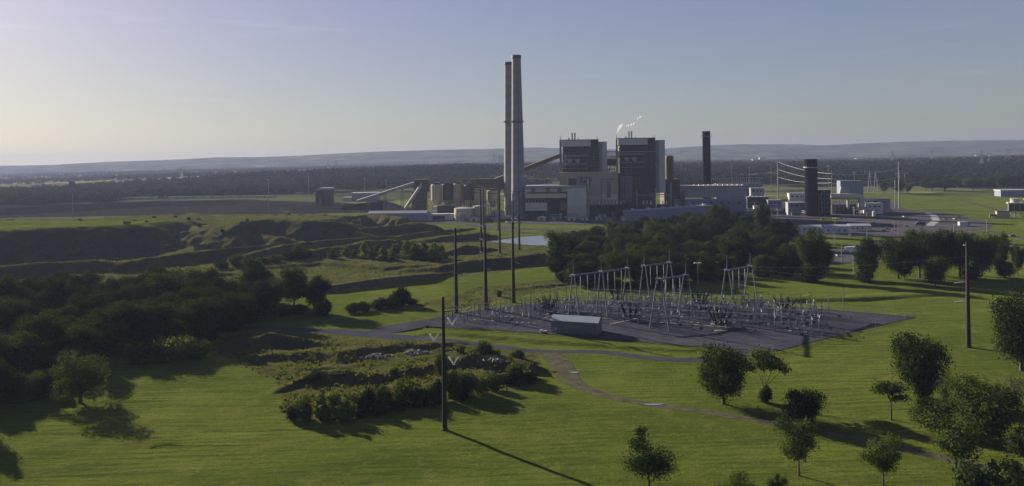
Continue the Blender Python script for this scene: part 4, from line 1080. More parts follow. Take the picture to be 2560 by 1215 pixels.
# coal piles
def pile(name, label, crest, h, wn, wf, seed, jag=.3):
    pts = [(*P(a, c, hh).xy, hh) for a, c, hh in crest]
    xs = [p[0] for p in pts]; ys_ = [p[1] for p in pts]; m = wn+wf
    gx, gy = np.meshgrid(np.linspace(min(xs)-m, max(xs)+m, 260), np.linspace(min(ys_)-m, max(ys_)+m, 70))
    d, s, hh = seg_dist(gx, gy, pts); d = d*(1+.5*(fbm(gx/12, gy/12, seed)-.47))
    z = hh*np.where(s > 0, np.clip(1-d/wn, 0, 1), np.clip(1-d/wf, 0, 1)) + (fbm(gx/4, gy/4, seed+1)-.47)*jag*np.minimum(hh*.3, 1.)
    z[z < .15] = -.4
    n0, n1 = gx.shape; ii = np.arange((n0-1)*(n1-1)); q = (ii//(n1-1))*n1+ii % (n1-1)
    V = np.stack([gx, gy, z], -1).reshape(-1, 3); c = V.mean(0); c[2] = 0
    fq = np.stack([q, q+1, q+n1+1, q+n1], 1); fq = fq[(V[fq][:, :, 2] > -.3).any(1)]
    o = npmesh(name, V-c, fq, SURF['coal'], smooth=True); o.location = c
    tag(o, label, 'coal pile', 'coal piles'); return o
pile('coal_pile', 'black coal mound below the pale conveyor, the peaked one', [(800,520,2),(860,512,7),(920,505,10),(960,502,11),(985,507,9),(1010,519,4),(1022,528,1)], 11, 17, 17, 60)
pile('coal_pile', 'long low black coal bank stretching left of the unloading station', [(-300,530,9),(0,519,9),(150,512,9),(260,507,9),(420,501,8),(620,498,8),(700,503,7),(780,512,5),(830,520,2)], 9, 40, 20, 63)
yard_poly = px((-400,560),(0,545),(420,538),(840,533),(1040,530),(1040,520),(840,506),(620,500),(250,508),(-400,528))
sheet('coal_yard', ragged(yard_poly, 2, 8), SURF['coal'], .13)
# turbine hall and annex
b = Bld('turbine_hall', 'long dark grey turbine hall right of the boilers with flat roof', 'building', 1785, 533, -3, Y=880)
b.box('wall', CLADG, 1700, 466, 1866, 494, 0, 40); rf = b.box('roof_edge', FRAME, 1699.5, 464.5, 1866.5, 466.2, -.5, 40.5)
b.box('annex_wall', CLADB, 1685, 499, 1866, None, -8, -.05); b.box('annex_roof', ROOF, 1684, 497.5, 1866.5, 499.2, -8.4, -.05)
b.box('stair_tower', BROWN, 1660, 448, 1700, None, -5, 30); b.box('stair_wing', BROWN, 1700.2, 478, 1712, None, -8.5, -1)
for k in range(6): b.box('window', LOUV, 1730+k*22+(k % 2)*4, 505, 1738+k*22+(k % 2)*4, 508.5, -8.1, -7.9)
for k in range(11): b.box('roof_vent', CLADP, 1735+k*12, 461, 1738+k*12, 465, 6+3*(k % 3), 9+3*(k % 3), rf)
# black stack on the old unit
p = PD(1768, 500, 945); H = PD(1768, 328, 945).z; r = 9.6*945/F
t = thing('chimney_stack', 'black round steel stack standing behind the turbine hall', 'chimney', (p.x, p.y, 0))
MB().lathe([(r*1.06, 0), (r*1.02, H*.6), (r, H-1.2), (r*1.05, H-1.1), (r*1.05, H)], 28).build('shaft', SOOT, t)
g = MB(); zp = PD(1768, 341, 945).z; g.lathe([(r, zp-.4), (r+1.9, zp), (r+1.9, zp+.2), (r, zp+.2)], 24)
for k in range(18):
    a = k*math.pi/9; g.tube(((r+1.85)*math.cos(a), (r+1.85)*math.sin(a), zp), ((r+2.4)*math.cos(a), (r+2.4)*math.sin(a), zp+1.6), .1, n=4)
g.build('gallery', FRAME, t)
# transformer yard before the boilers
b = Bld('switch_frame', 'grey steel take-off frame with wires right before the right boiler house', 'frame', 1640, 548, -4, Y=822)
for x, y0 in ((1592, 474), (1638, 471), (1677, 457)): b.cyl('column', GALV, x-1.6, y0, x+1.6, None, 0, n=8)
b.box('beam', GALV, 1592, 486, 1677, 488, -.3, .3)
for k in range(3): b.pipes('conductor', GALV, [(1592+k*2, 489), (1615, 492), (1638, 489), (1660, 492), (1677, 489)], .12, -.6-k*.5, n=4)
for j, x in enumerate((1552, 1618, 1657)):
    b = Bld('transformer', ['power transformer with three pale bushings left of the take-off frame', 'power transformer with three pale bushings under the left bay of the take-off frame', 'power transformer with three pale bushings under the right bay of the take-off frame'][j], 'transformer', x, 536, -4, 'power transformers', Y=815)
    b.box('tank', CAPD, x-13, 511, x+13, None, 0, 6); b.box('radiator', LOUV, x-15, 516, x+15, 534, -1.2, -.05)
    for k in (-1, 0, 1): b.cyl('bushing', PORC, x+k*9.5-1.4, 502, x+k*9.5+1.4, 511.2, 2, n=8)
for j, x in enumerate((1504, 1562, 1601)):
    p = PD(x, 550, 800); t = thing('steel_pole', ['black slender pole before the tan hall', 'black slender pole before the left transformer', 'black slender pole right of the left transformer'][j], 'pole', (p.x, p.y, 0), 0, 'black poles before the boilers')
    zt = PD(x-1, 450+10*j, 800).z; MB().tube((0, 0, 0), (0, 0, zt), .45, .28, 8).build('shaft', CAPD, t); MB().box(-1.6, 1.6, -.12, .12, zt-6, zt-5.6).build('cross_arm', CAPD, t)
# long blue-grey shed behind the central wood
A, B = PD(1579, 552, 0) if False else P(1579, 553), P(1782, 536)
d = (B-A); L_ = d.length; th = math.atan2(d.y, d.x)
t = thing('cooler_shed', 'long blue grey shed with a row of roof vents behind the central wood', 'shed', A, th)
zt = PD(1579, 527, A.y).z
MB().box(0, L_, 0, 12, 0, zt-1.2).build('wall', CLADB, t)
rf = MB().box(-.4, L_+.4, -.5, 12.5, zt-1.2, zt).build('roof', ROOF, t)
for k in range(6): MB().lathe([(2.0, zt), (1.7, zt+1.2), (1.9, zt+1.8)], 14, (8+k*(L_-16)/5, 6, 0)).build('roof_fan', CLADW, rf)
# combined-cycle unit on the right
b = Bld('chimney_stack', 'x', 'chimney', 2031, 541, -10)
b.root['label'] = 'square shouldered dark stack of the gas unit, right of the turbine hall'
X0, X1, Z0, Z1 = b.rect(2014.5, 398, 2046.5, None, 0); r = (X1-X0)/2; c0 = ((X0+X1)/2, r, 0)
MB().lathe([(r, 0), (r, Z1-.6), (r*.97, Z1)], 32, c0).build('shaft', SOOT, b.root)
zp = b.pt(2030, 420, 0).z
g = MB().lathe([(r, zp), (r+1.3, zp+.2), (r+1.3, zp+1.4), (r+1.2, zp+1.4), (r+1.2, zp+.4), (r, zp+.4)], 24, c0); g.build('gallery', GALV, b.root)
b = Bld('heat_recovery_unit', 'dark boxy boiler unit attached right of the gas unit stack', 'boiler', 2062, 541, -10)
b.box('casing', SOOT, 2046.8, 476, 2076, None, 1, 26); b.lattice('steel_frame', FRAME, 2047, 476, 2076, 540, .2, 4, 6, .28); b.box('roof', FRAME, 2046, 474.5, 2077, 476, .2, 26.4)
b = Bld('exhaust_duct', 'pale rounded exhaust duct curving down right of the dark boiler unit', 'duct', 2115, 541, -6, Y=815)
A, B = b.pt(2075, 491, 3), b.pt(2144, 491, 3); t = MB(); t.tube(A, B, 3.3, n=16)
for k in range(6):
    a0, a1 = math.pi/2*k/6, math.pi/2*(k+1)/6; R_ = 4.5
    t.tube((B.x+R_*math.sin(a0), 3, B.z-R_+R_*math.cos(a0)), (B.x+R_*math.sin(a1), 3, B.z-R_+R_*math.cos(a1)), 3.3, n=14)
t.tube((B.x+4.5, 3, B.z-4.5), (B.x+4.5, 3, B.z-15), 3.3, 3.0, 14); t.build('pipe', CREAM, b.root)
b.lattice('trestle', FRAME, 2078, 497, 2140, 540, 3, 6, 3, .3); b.box('skid', CORE, 2080, 512, 2140, None, 6, 16)
b.box('column', CREAM, 2118, 497, 2124, 522, 1, 3)
b = Bld('filter_house', 'x', 'building', 2128, 525, -8, Y=850)
b.root['label'] = 'big blue grey air filter house above the pale exhaust duct'
b.box('body', CLADB, 2101, 452, 2158, 491, 0, 14)
q = [b.pt(2098, 484, -2), b.pt(2119, 484, -2), b.pt(2122, 467, -2), b.pt(2101, 467, -2)]
MB().prism([(p.x, p.z) for p in q], -4, -.05).build('intake_hood', CLADG, b.root)
b.lattice('legs', FRAME, 2103, 491, 2156, 530, 1, 5, 2, .4)
for j, (x0, y0, x1, by, m, lab) in enumerate([(2153, 497, 2226, 532, CLADG, 'low grey control building right of the exhaust duct'), (2166, 508, 2208, 535, CLADP, 'pale box building in front of the low grey control building'), (1973, 483, 2013, 515, CLADP, 'white block building left of the gas unit stack'), (1970, 506, 2013, 538, CLADG, 'grey plant building just left of the stack foot'), (1868, 492, 1921, 520, LOUV, 'dark cooler bank with pale fan rims beside the turbine hall'), (1920, 500, 1955, 522, CLADB, 'small blue grey block between cooler bank and white block'), (1877, 470, 1910, 512, CLADG, 'grey block building behind the cooler bank')]):
    b = Bld('plant_building', lab, 'building', (x0+x1)/2, by, -8, 'small plant buildings')
    b.box('wall', m, x0, y0+1.3, x1, None, 0, 12); b.box('roof', ROOF, x0-.6, y0, x1+.6, y0+1.2, -.5, 12.4)
    if m is LOUV:
        for k in range(5):
            X0, X1, Z0, Z1 = b.rect(x0+3+k*10, y0-2, x0+10+k*10, y0, 4); MB().lathe([((X1-X0)/2, Z0), ((X1-X0)/2, Z1)], 12, ((X0+X1)/2, 4, 0)).build('fan_ring', CLADW, b.root)
    else:
        for k in range(3): b.box('window', LOUV, x0+(x1-x0)*(.15+.28*k), y0+6, x0+(x1-x0)*(.28+.28*k), y0+10, -.1, .1)
        b.box('door', FRAME, x0+(x1-x0)*.45, by-6, x0+(x1-x0)*.5, None, -.12, .1)
# old substation frames behind the turbine hall
b = Bld('switch_frame', 'x', 'frame', 1830, 470, 0, Y=1120)
b.root['label'] = 'long low steel bus frame behind the turbine hall roof'
b.lattice('frame', GALV, 1783, 445, 1908, 465, 0, 12, 1, .3, brace=False, depth=10)
b.box('equipment', FRAME, 1790, 458, 1905, None, 3, 12)
b = Bld('switch_frame', 'x', 'frame', 1950, 470, 0, Y=1080)
b.root['label'] = 'grey mesh of switch gear frames behind the gas unit stack'
b.lattice('frame', FRAME, 1876, 462, 2010, 486, 0, 22, 3, .2, depth=14)
# long white tents/trailers in the car park
for j, (x0, x1, yt, by) in enumerate([(2003, 2062, 563, 581), (2062, 2125, 562, 584), (2125, 2178, 560, 578)]):
    b = Bld('site_office', ['long white site office building at the left of the car park row', 'middle long white site office building in the car park', 'right long white site office building in the car park'][j], 'building', (x0+x1)/2, by, -4, 'white site offices')
    b.box('wall', CLADP, x0, yt+4, x1, None, 0, 9)
    X0, X1, Z0, Z1 = b.rect(x0-.5, yt, x1+.5, yt+4, 0)
    MB().add([(X0, -.5, Z0), (X1, -.5, Z0), (X1, 4.5, Z1), (X0, 4.5, Z1), (X0, 9.5, Z0), (X1, 9.5, Z0)], [(0,1,2,3),(3,2,5,4),(0,3,4),(1,5,2),(0,4,5,1)]).build('roof', CLADW, b.root)
    for k in range(4): b.box('window', LOUV, x0+(x1-x0)*(.1+.22*k), by-10, x0+(x1-x0)*(.18+.22*k), by-6, -.1, .1)
# cooling tower at the right edge
A = P(2522, 541); th = math.radians(-28)
t = thing('cooling_tower', 'pale timber cooling tower with roof fans cut by the right edge', 'cooling tower', A, th)
MB().box(0, 70, .6, 13.4, 5.5, 13).build('louvre_wall', LOUV, t)
dk = MB().box(-.6, 70.6, 0, 14, 13, 14.2).build('deck', WOODC, t); MB().box(-.3, 70.3, .2, 13.8, 4.7, 5.5).build('lower_band', WOODC, t)
l = MB()
for k in range(15):
    x = k*5
    l.tube((x, .6, 0), (x, .6, 4.8), .35, n=5); l.tube((x, .6, 4.8), (x+4, -1.6, 0), .3, n=5)
    l.tube((x, .5, 5.4), (x, .5, 13), .28, n=4)
l.build('braced_legs', WOODC, t)
for k in range(6):
    f = MB().lathe([(4.3, 14.2), (3.7, 15.8), (4.2, 18.2)], 20, (6+k*11.5, 7, 0)); f.build('fan_stack', WOODC, dk)
t = thing('pump_house', 'small brown pump house with pipes beside the cooling tower foot', 'building', P(2507, 546), math.radians(-20))
MB().box(-5, 6, 0, 6, 0, 7).build('wall', TAN, t); MB().box(-5.4, 6.4, -.4, 6.4, 7, 7.6).build('roof', BROWN, t); MB().box(-11, -5.1, 1, 4, 0, 4).build('annex', BROWN, t); MB().tube((-10, -1, 1.2), (6, -1, 1.2), .5, n=8).build('pipe', WOODC, t)
b = Bld('long_white_hall', 'long white hall at the right edge beyond the field', 'building', 2540, 491, -6)
b.box('wall', CLADB, 2502, 477, 2600, None, 0, 18); b.box('roof', CLADW, 2501, 474.5, 2601, 477, -.5, 18.5)
for j, (x, y, w_) in enumerate([(1912, 376, 60), (2150, 378, 40), (2440, 372, 13), (2480, 375, 18)]):
    Yd = 4200; p = PD(x, y, Yd); p.z = ground_z(p.x, p.y); t = thing('distant_building', ['long dark block far off on the plain', 'low block far off on the plain right of the longer one', 'white domed roof glinting far off at the right', 'white low shed far off at the right'][j], 'building', (p.x, p.y, p.z))
    w2 = w_/2*Yd/F; m = (CLADG, CLADG, CLADW, CLADW)[j]
    if j == 2: MB().lathe([(w2, 0), (w2, 5), (w2*.7, 13), (w2*.1, 17)], 20).build('dome', m, t)
    else:
        MB().box(-w2, w2, 0, 40, 0, 16 if j == 0 else 10).build('wall', m, t); MB().box(-w2*.4, w2*.1, 5, 30, 16 if j == 0 else 10, 26 if j == 0 else 14).build('upper_floor', m, t)
# steam
def puff_mat():
    m = bpy.data.materials.new('steam_vapour'); nt, N, L = nodes(m)
    o = N.new('ShaderNodeOutputMaterial'); v = N.new('ShaderNodeVolumePrincipled'); L.new(v.outputs[0], o.inputs['Volume'])
    v.inputs['Color'].default_value = (1, 1, 1, 1); v.inputs['Density'].default_value = .28; v.inputs['Anisotropy'].default_value = .3
    return m
st = MB()
for x, y, r in [(1543,334,.5),(1543.6,330,.9),(1545,326,1.3),(1547,322,1.7),(1550,317.5,1.9),(1553.5,313.5,1.6),(1556,312,1.0),(1566,315,.8),(1571,313.5,1.1),(1578,312,1.3),(1584,309.5,1.2),(1588,306,.6),(1594,296,1.0),(1600,292.5,1.3),(1603,291,.8)]:
    c = PD(x, y, 836); st.lathe([(.05, -r*1.3), (r*.6, -r), (r, -.1*r), (r*.7, r*.8), (.05, r*1.3)], 10, (c.x, c.y, c.z))
so_ = st.build('steam', puff_mat(), smooth=True); so_['kind'] = 'stuff'

# clutter round the foot of the plant
rs = random.Random(44)
CL = {}
def clutter(kind):
    t = thing('plant_equipment', 'x', 'equipment')
    if kind == 0:
        MB().tube((-3, 0, 2.2), (3, 0, 2.2), 1.5, n=14).build('vessel', CLADG, t); MB().box(-2.4, -1.8, -1, 1, 0, 1.2).box(1.8, 2.4, -1, 1, 0, 1.2).build('saddle', FRAME, t)
    elif kind == 1:
        MB().lathe([(1.9, 0), (1.9, 5.2), (1.2, 6.), (.2, 6.3)], 18).build('tank', CREAM, t); MB().tube((1.9, -.4, 0), (1.9, -.4, 6.8), .12, n=5).build('pipe', FRAME, t)
    elif kind == 2:
        MB().box(-3, 3, -1.5, 1.5, 0, 2.6).build('container', CLADB, t); MB().box(-3.1, 3.1, -1.6, 1.6, 2.6, 2.75).build('lid', FRAME, t)
    elif kind == 3:
        g = MB()
        for x in (-5, 0, 5):
            for y in (-1.5, 1.5): g.tube((x, y, 0), (x, y, 6.5), .2, n=5)
            g.box(x-.2, x+.2, -1.8, 1.8, 6.3, 6.6); g.box(x-.2, x+.2, -1.8, 1.8, 4.1, 4.35)
        g.build('rack', FRAME, t); q = MB()
        for y, z in ((-1.1, 6.9), (-.3, 6.85), (.6, 7.), (-.8, 4.6), (.5, 4.65)): q.tube((-6, y, z), (6, y, z), .26, n=7)
        q.build('pipe', GALV, t)
    else:
        MB().box(-4, 4, -2.5, 2.5, 0, 3.4).build('shelter_wall', CLADP, t); MB().prism([(-4.4, 3.4), (4.4, 3.4), (4.4, 3.6), (0, 4.4), (-4.4, 3.6)], -2.9, 2.9).build('roof', ROOF, t); MB().box(-1, 1, -2.56, -2.4, 0, 2.4).build('door', LOUV, t)
    return dict(src=t, used=[False])
CN = ['grey horizontal vessel on saddles at the foot of the plant', 'small pale upright tank at the foot of the plant', 'blue grey container standing at the foot of the plant', 'steel pipe rack at the foot of the plant', 'small pale shelter at the foot of the plant']
for j in range(62):
    if j < 22: x, y = rs.uniform(1320, 1560), rs.uniform(545, 553)
    elif j < 30: x, y = rs.uniform(1100, 1270), rs.uniform(549, 554)
    else: x, y = rs.uniform(1870, 2225), rs.uniform(522, 545)
    k = rs.choice([0, 1, 2, 3, 3, 4])
    if k not in CL: CL[k] = clutter(k)
    p = P(x, y); place(CL[k]['src'], CL[k]['used'], (p.x, p.y, .13), rs.choice([-.1, -.1, 1.45]), CN[k], ['grey vessels', 'small upright tanks', 'containers', 'pipe racks', 'small shelters'][k]+' at the plant foot', rs.uniform(.8, 1.25))

# ------------------------------------------------------------------ steel line poles
CORTEN = mat('weathering_steel', (.017, .013, .0125), .75, .3, .5)
INSUL = mat('pale_polymer', (.36, .38, .42), .8, .1, 2., spec=.1)
def vstring(bm_, x, z, L_=4.2, half=2.6, r=.13):
    """two insulator strings hung as a V, yoke at the bottom"""
    for s in (-1, 1):
        a, b = Vector((x+s*half, 0, z)), Vector((x, 0, z-L_))
        bm_.tube(a, b, r*.35, n=4)
        for k in range(14):
            p = a.lerp(b, .12+.76*k/14); q = a.lerp(b, .12+.76*k/14+.03); bm_.tube(p, q, r*1.35, n=6)
    bm_.box(x-.35, x+.35, -.06, .06, z-L_-.2, z-L_+.1)
def pole(label, bx, by, top, r0, r1, arms, rz=0., group=None, name='transmission_pole', m=CORTEN):
    p = P(bx, by); z = ground_z(p.x, p.y)
    for _ in range(3):
        p = P(bx, by, z); z = ground_z(p.x, p.y)
    H = (hor(bx)-top)*p.y/F + CAMH - z
    t = thing(name, label, 'power pole', (p.x, p.y, z), rz, group)
    b = MB(); n = 12
    b.lathe([(r0*1.25, -.5), (r0*1.25, .35), (r0, .4), (r0+(r1-r0)*.5, H*.5), (r1, H), (r1*.5, H+.15)], n)
    b.build('shaft', m, t)
    for kind, z_, ln, *extra in arms:          # z measured down from the top, length signed
        zz = H - z_; s = 1 if ln > 0 else -1
        if kind in ('arm', 'armv'):
            a = MB(); rr = r1+(r0-r1)*z_/H
            a.tube((0, 0, zz), (ln, 0, zz+.35), rr*.42, rr*.26, 6); a.box(ln-.25, ln+.25, -.25, .25, zz+.0, zz+.75)
            a.build('cross_arm', m, t)
            if kind == 'armv':
                v = MB(); vstring(v, ln*.53, zz-.4, 3.0, abs(ln)*.36, .14); v.build('insulator_string', INSUL, t)
        elif kind == 'post':
            v = MB(); v.tube((0, 0, zz), (ln, 0, zz+.15), .09, n=6)
            for k in range(8): v.tube((ln*(.25+.09*k), 0, zz), (ln*(.25+.09*k)+s*.06, 0, zz+.01), .2, n=6)
            v.build('insulator_string', INSUL, t)
        elif kind == 'dead':
            v = MB(); e = Vector(extra[0]); v.tube((0, 0, zz), e+Vector((0, 0, zz)), .07, n=5)
            for k in range(9): v.tube(e*(.3+.07*k)+Vector((0, 0, zz)), e*(.33+.07*k)+Vector((0, 0, zz)), .2, n=6)
            v.build('insulator_string', INSUL, t)
    return t, H
pole('nearest black steel pole, tall, rising from the front meadow with white V strings', 1112, 1075, 743, .62, .34, [('arm', 3.6, 3.4), ('arm', 7.5, -3.9), ('arm', 13.2, 3.4)], .0, 'black line poles')
# the V strings hang free below the arms of the nearest pole
def near_v(dx, z0, par, H):
    v = MB(); vstring(v, dx, H-z0, 1.9, 1.25, .15); v.build('insulator_string', PORC, par)
for o in list(bpy.data.objects):
    if o.name.startswith('transmission_pole') and o.get('label', '').startswith('nearest'):
        for dx, z0 in ((2.2, 4.9), (-2.3, 8.8), (2.4, 14.6)): near_v(dx, z0, o, 32.6)
DE = lambda dx, dy, dz: ('dead', 0, 1, (dx, dy, dz))
def dead(zs, e): return [('dead', z_, 1, e) for z_ in zs]
pole('left one of three black dead-end poles beside the gravel yard tip', 1141, 782, 570, .92, .42, [('post', .8, -1.8), ('post', .8, 1.8)]+dead((1.2, 7.2, 13.), (-3.2, 2., 1.2))+dead((19.6,), (3.6, -3., -.8)), 0, 'black line poles')
pole('middle one of three black dead-end poles beside the gravel yard', 1215, 773, 563, .92, .42, dead((1.2, 7.2, 13.), (-2.6, 3., 1.2))+dead((19.,), (3.4, -3., -.8)), 0, 'black line poles')
pole('right one of three black dead-end poles, at the back corner of the gravel yard', 1284, 755, 556, .92, .42, dead((1.2, 7.2, 13.), (-2.6, 3., 1.2))+dead((18.,), (3.4, -3., -.8)), 0, 'black line poles')
for j, (bx, by, top) in enumerate([(1203.5, 635, 472), (1250, 634, 474), (1298.5, 625, 478)]):
    pole(['left', 'middle', 'right'][j]+' black pole of the farther three, arms and white V strings on its left', bx, by, top, .85, .42, [('arm', .6, -6.2), ('armv', 2.8, -6.6), ('armv', 11.2, -6.6), ('armv', 19.2, -6.6)], 0, 'black line poles')
for j, (bx, by, top) in enumerate([(1209.5, 573, 470), (1246, 577, 477), (1283, 571, 482)]):
    pole(['left', 'middle', 'right'][j]+' dark pole of the farthest three near the plant road, pale side insulators', bx, by, top, 1.0, .5, [('post', 3, -2.2), ('post', 3, 2.2), ('post', 9.5, -2.2), ('post', 9.5, 2.2), ('post', 17, -2.2), ('post', 17, 2.2)], 0, 'black line poles')
pole('lone black steel pole on the right-hand slope before the tree row', 2421, 868, 605, .82, .4, dead((13.5, 20.), (-3., 3., -.9))+[('post', 1, -1.2)], 0, 'black line poles')
# pale tall poles of the gas unit with three wires
pA, HA = pole('pale tall pole where three bright wires start, left of the gas unit stack', 1945, 497, 403, .75, .45, [('post', 2, 1.6), ('post', 11, 1.6), ('post', 20, 1.6)], 0, 'pale line poles', 'line_pole', GALV)
pB, HB = pole('pale tall pole where three bright wires end, right of the gas unit', 2248, 521, 405, .75, .45, [('post', 8, -1.6), ('post', 18, -1.6), ('post', 29, -1.6)], 0, 'pale line poles', 'line_pole', GALV)
pole('pale shorter pole just left of the wire end pole', 2238, 521, 450, .5, .35, [], 0, 'pale line poles', 'line_pole', GALV)
WIRE = mat('aluminium_wire', (.50, .50, .48), .4, .1, 1.)
def wire(name, label, a, b, sag, r=.1, cat='wire', group=None, n=18):
    a, b = Vector(a), Vector(b); m = (a+b)/2; g = MB(); pts = []
    for k in range(n+1):
        t = k/n; p = a.lerp(b, t); p.z -= sag*4*t*(1-t); pts.append(p-m)
    g.path(pts, r, 5); o = g.build(name, WIRE); o.location = m
    return tag(o, label, cat, group)
MIDX = [(2078, 434), (2078, 447), (2078, 457)]
LEFTW = [(1946, 405), (1946, 424), (1946, 443)]; RIGHTW = [(2246.5, 420), (2246.5, 443), (2246.5, 467)]
Ya, Yb, Ym = pA.location.y, pB.location.y, 870
for k in range(3):
    wd = ['top', 'middle', 'bottom'][k]
    wire('power_line', f'{wd} bright sagging wire from the pale pole to the gas unit stack side', PD(*LEFTW[k], Ya), PD(*MIDX[k], Ym), 3.2, .14, group='bright sagging wires')
    wire('power_line', f'{wd} bright sagging wire between the gas unit and the right pale pole', PD(*MIDX[k], Ym), PD(*RIGHTW[k], Yb), 4.2, .2, group='bright sagging wires')
p = PD(2080, 520, 880); t = thing('wire_mast', 'slim crossed mast behind the dark boiler unit where the bright wires meet', 'mast', (p.x, p.y, 0))
z1 = PD(2080, 425, 880).z; MB().tube((0, 0, 0), (0, 0, z1), .35, .2, 6).build('shaft', GALV, t)
a = MB(); a.tube((-4, 0, z1-1), (3, 0, z1-7), .2, n=5); a.tube((-3, 0, z1-8), (2, 0, z1-3), .2, n=5); a.tube((-2, 0, z1-15), (6, 0, z1-19), .2, n=5); a.build('struts', GALV, t)
# yard lamps and slim masts in the plant
def lamp(label, bx, by, top, head=True, r=.22, group='tall lamp masts'):
    p = P(bx, by); z = ground_z(p.x, p.y)
    for _ in range(3):
        p = P(bx, by, z); z = ground_z(p.x, p.y)
    H = (hor(bx)-top)*p.y/F+CAMH-z
    t = thing('lamp_mast', label, 'lamp mast', (p.x, p.y, z), 0, group)
    MB().tube((0, 0, -.3), (0, 0, H), r*1.2, r*.8, 7).build('shaft', GALV, t)
    if head:
        h = MB()
        for s in (-1, 1): h.box(s*.3, s*1.9, -.45, .45, H-.1, H+.4)
        h.build('lamp_head', INSUL, t)
for j, (x, y, tp, hd) in enumerate([(182, 545, 488, 0), (672, 534, 449, 1), (772, 505, 433, 1), (912, 500, 445, 1), (966, 488, 452, 1), (1175, 520, 452, 1), (1829, 470, 415, 1), (1874, 478, 420, 1), (1928, 480, 410, 0), (2072, 525, 415, 1), (2137, 500, 432, 1), (2195, 500, 445, 0), (2088, 580, 546, 1), (2168, 592, 555, 0), (2246, 590, 556, 0), (2236, 580, 552, 0), (2385, 618, 560, 0), (2086, 618, 575, 0), (2104, 655, 610, 0), (2134, 685, 640, 0), (1900, 575, 545, 0), (1745, 712, 658, 1), (2467, 580, 552, 0)]):
    lamp('slim grey mast with a pale lamp head standing in the plant grounds' if hd else 'slim bare grey mast standing in the plant grounds', x, y, tp, hd, .22, 'lamp masts with heads' if hd else 'bare grey masts')

# ------------------------------------------------------------------ lattice towers far off
def lattice_tower(kind):
    t = thing('lattice_tower', 'x', 'pylon'); b = MB(); H = 30.
    if kind == 'tower':
        for sx in (-1, 1):
            for sy in (-1, 1):
                b.tube((sx*3.2, sy*3.2, 0), (sx*.8, sy*.8, 20), .22, n=4); b.tube((sx*.8, sy*.8, 20), (sx*.25, sy*.25, 31), .18, n=4)
        for k in range(7):
            za, zb = k*20/7, (k+1)*20/7; ra, rb = 3.2-2.4*za/20, 3.2-2.4*zb/20
            for s in (-1, 1):
                b.tube((-ra, s*ra, za), (rb, s*rb, zb), .12, n=3); b.tube((ra, s*ra, za), (-rb, s*rb, zb), .12, n=3); b.tube((s*ra, -ra, za), (s*rb, rb, zb), .12, n=3)
    else:
        H = 22.
        for sx in (-1, 1):
            b.tube((sx*6, 0, 0), (sx*3.4, 0, 22), .3, .22, 5); b.tube((sx*1.2, 0, 0), (sx*3.4, 0, 22), .25, .2, 5)
    b.build('frame', GALV, t)
    a = MB()
    if kind == 'tower':
        for z, l in ((20, 6.5), (24, 5.2), (28, 4)):
            for s in (-1, 1): a.tube((0, 0, z), (s*l, 0, z+.4), .18, n=4); a.tube((0, 0, z+1.6), (s*l, 0, z+.4), .14, n=4)
    else: a.box(-9, 9, -.3, .3, 21.6, 22.2); a.box(-9, 9, -.25, .25, 20, 20.3)
    a.build('cross_arm', GALV, t)
    return dict(src=t, used=[False], h=H+1)
LT = {k: lattice_tower(k) for k in ('tower', 'frame')}
for j, (x, by, top, k, lab) in enumerate([(2455, 446, 376, 'tower', 'lattice tower among the far right trees, left one of a pair'), (2473, 444, 380, 'tower', 'lattice tower among the far right trees, right one of a pair'), (2521, 440, 372, 'frame', 'splayed lattice tower near the right edge behind the far trees'), (2552, 432, 378, 'tower', 'lattice tower at the right edge above the far trees'), (2182, 480, 425, 'frame', 'pale splayed frame tower behind the gas unit filter house'), (2256, 486, 430, 'frame', 'pale splayed frame tower right of the wire end pole'), (2330, 414, 374, 'tower', 'small lattice tower on the plain right of the field'), (2232, 420, 376, 'tower', 'small lattice tower on the plain above the wood, left of another'), (1990, 424, 384, 'tower', 'small lattice tower on the plain above the gas unit'), (1236, 438, 385, 'tower', 'left small lattice tower left of the twin stacks'), (1250, 440, 384, 'tower', 'middle small lattice tower left of the twin stacks'), (1256, 442, 388, 'tower', 'small lattice tower closest to the twin stacks'), (820, 438, 404, 'tower', 'left slim tower above the wood behind the unloading station'), (840, 438, 401, 'tower', 'right slim tower above the wood behind the unloading station'), (450, 447, 420, 'tower', 'left slim tower rising from the left far wood'), (455, 447, 418, 'tower', 'right slim tower rising from the left far wood')]):
    Yt = min(P(x, by).y, 2300); p = PD(x, by, Yt); z = ground_z(p.x, p.y); H = (hor(x)-top)*p.y/F+CAMH-z; s = max(8, H)/LT[k]['h']
    place(LT[k]['src'], LT[k]['used'], (p.x, p.y, z), .2*(j % 3), lab, 'far lattice towers', s)
# dark tank-like tower in the left wood
p = PD(180, 470, 1500); z1 = PD(180, 451, 1500).z
t = thing('water_tower', 'dark boxy tower standing up out of the left far wood', 'tower', (p.x, p.y, -1)); MB().box(-4, 4, -4, 4, z1-14, z1).build('tank', CAPD, t)
l = MB(); [l.tube((sx*3.4, sy*3.4, 0), (sx*3.4, sy*3.4, z1-14), .35, n=5) for sx in (-1, 1) for sy in (-1, 1)]; l.build('leg', CAPD, t)

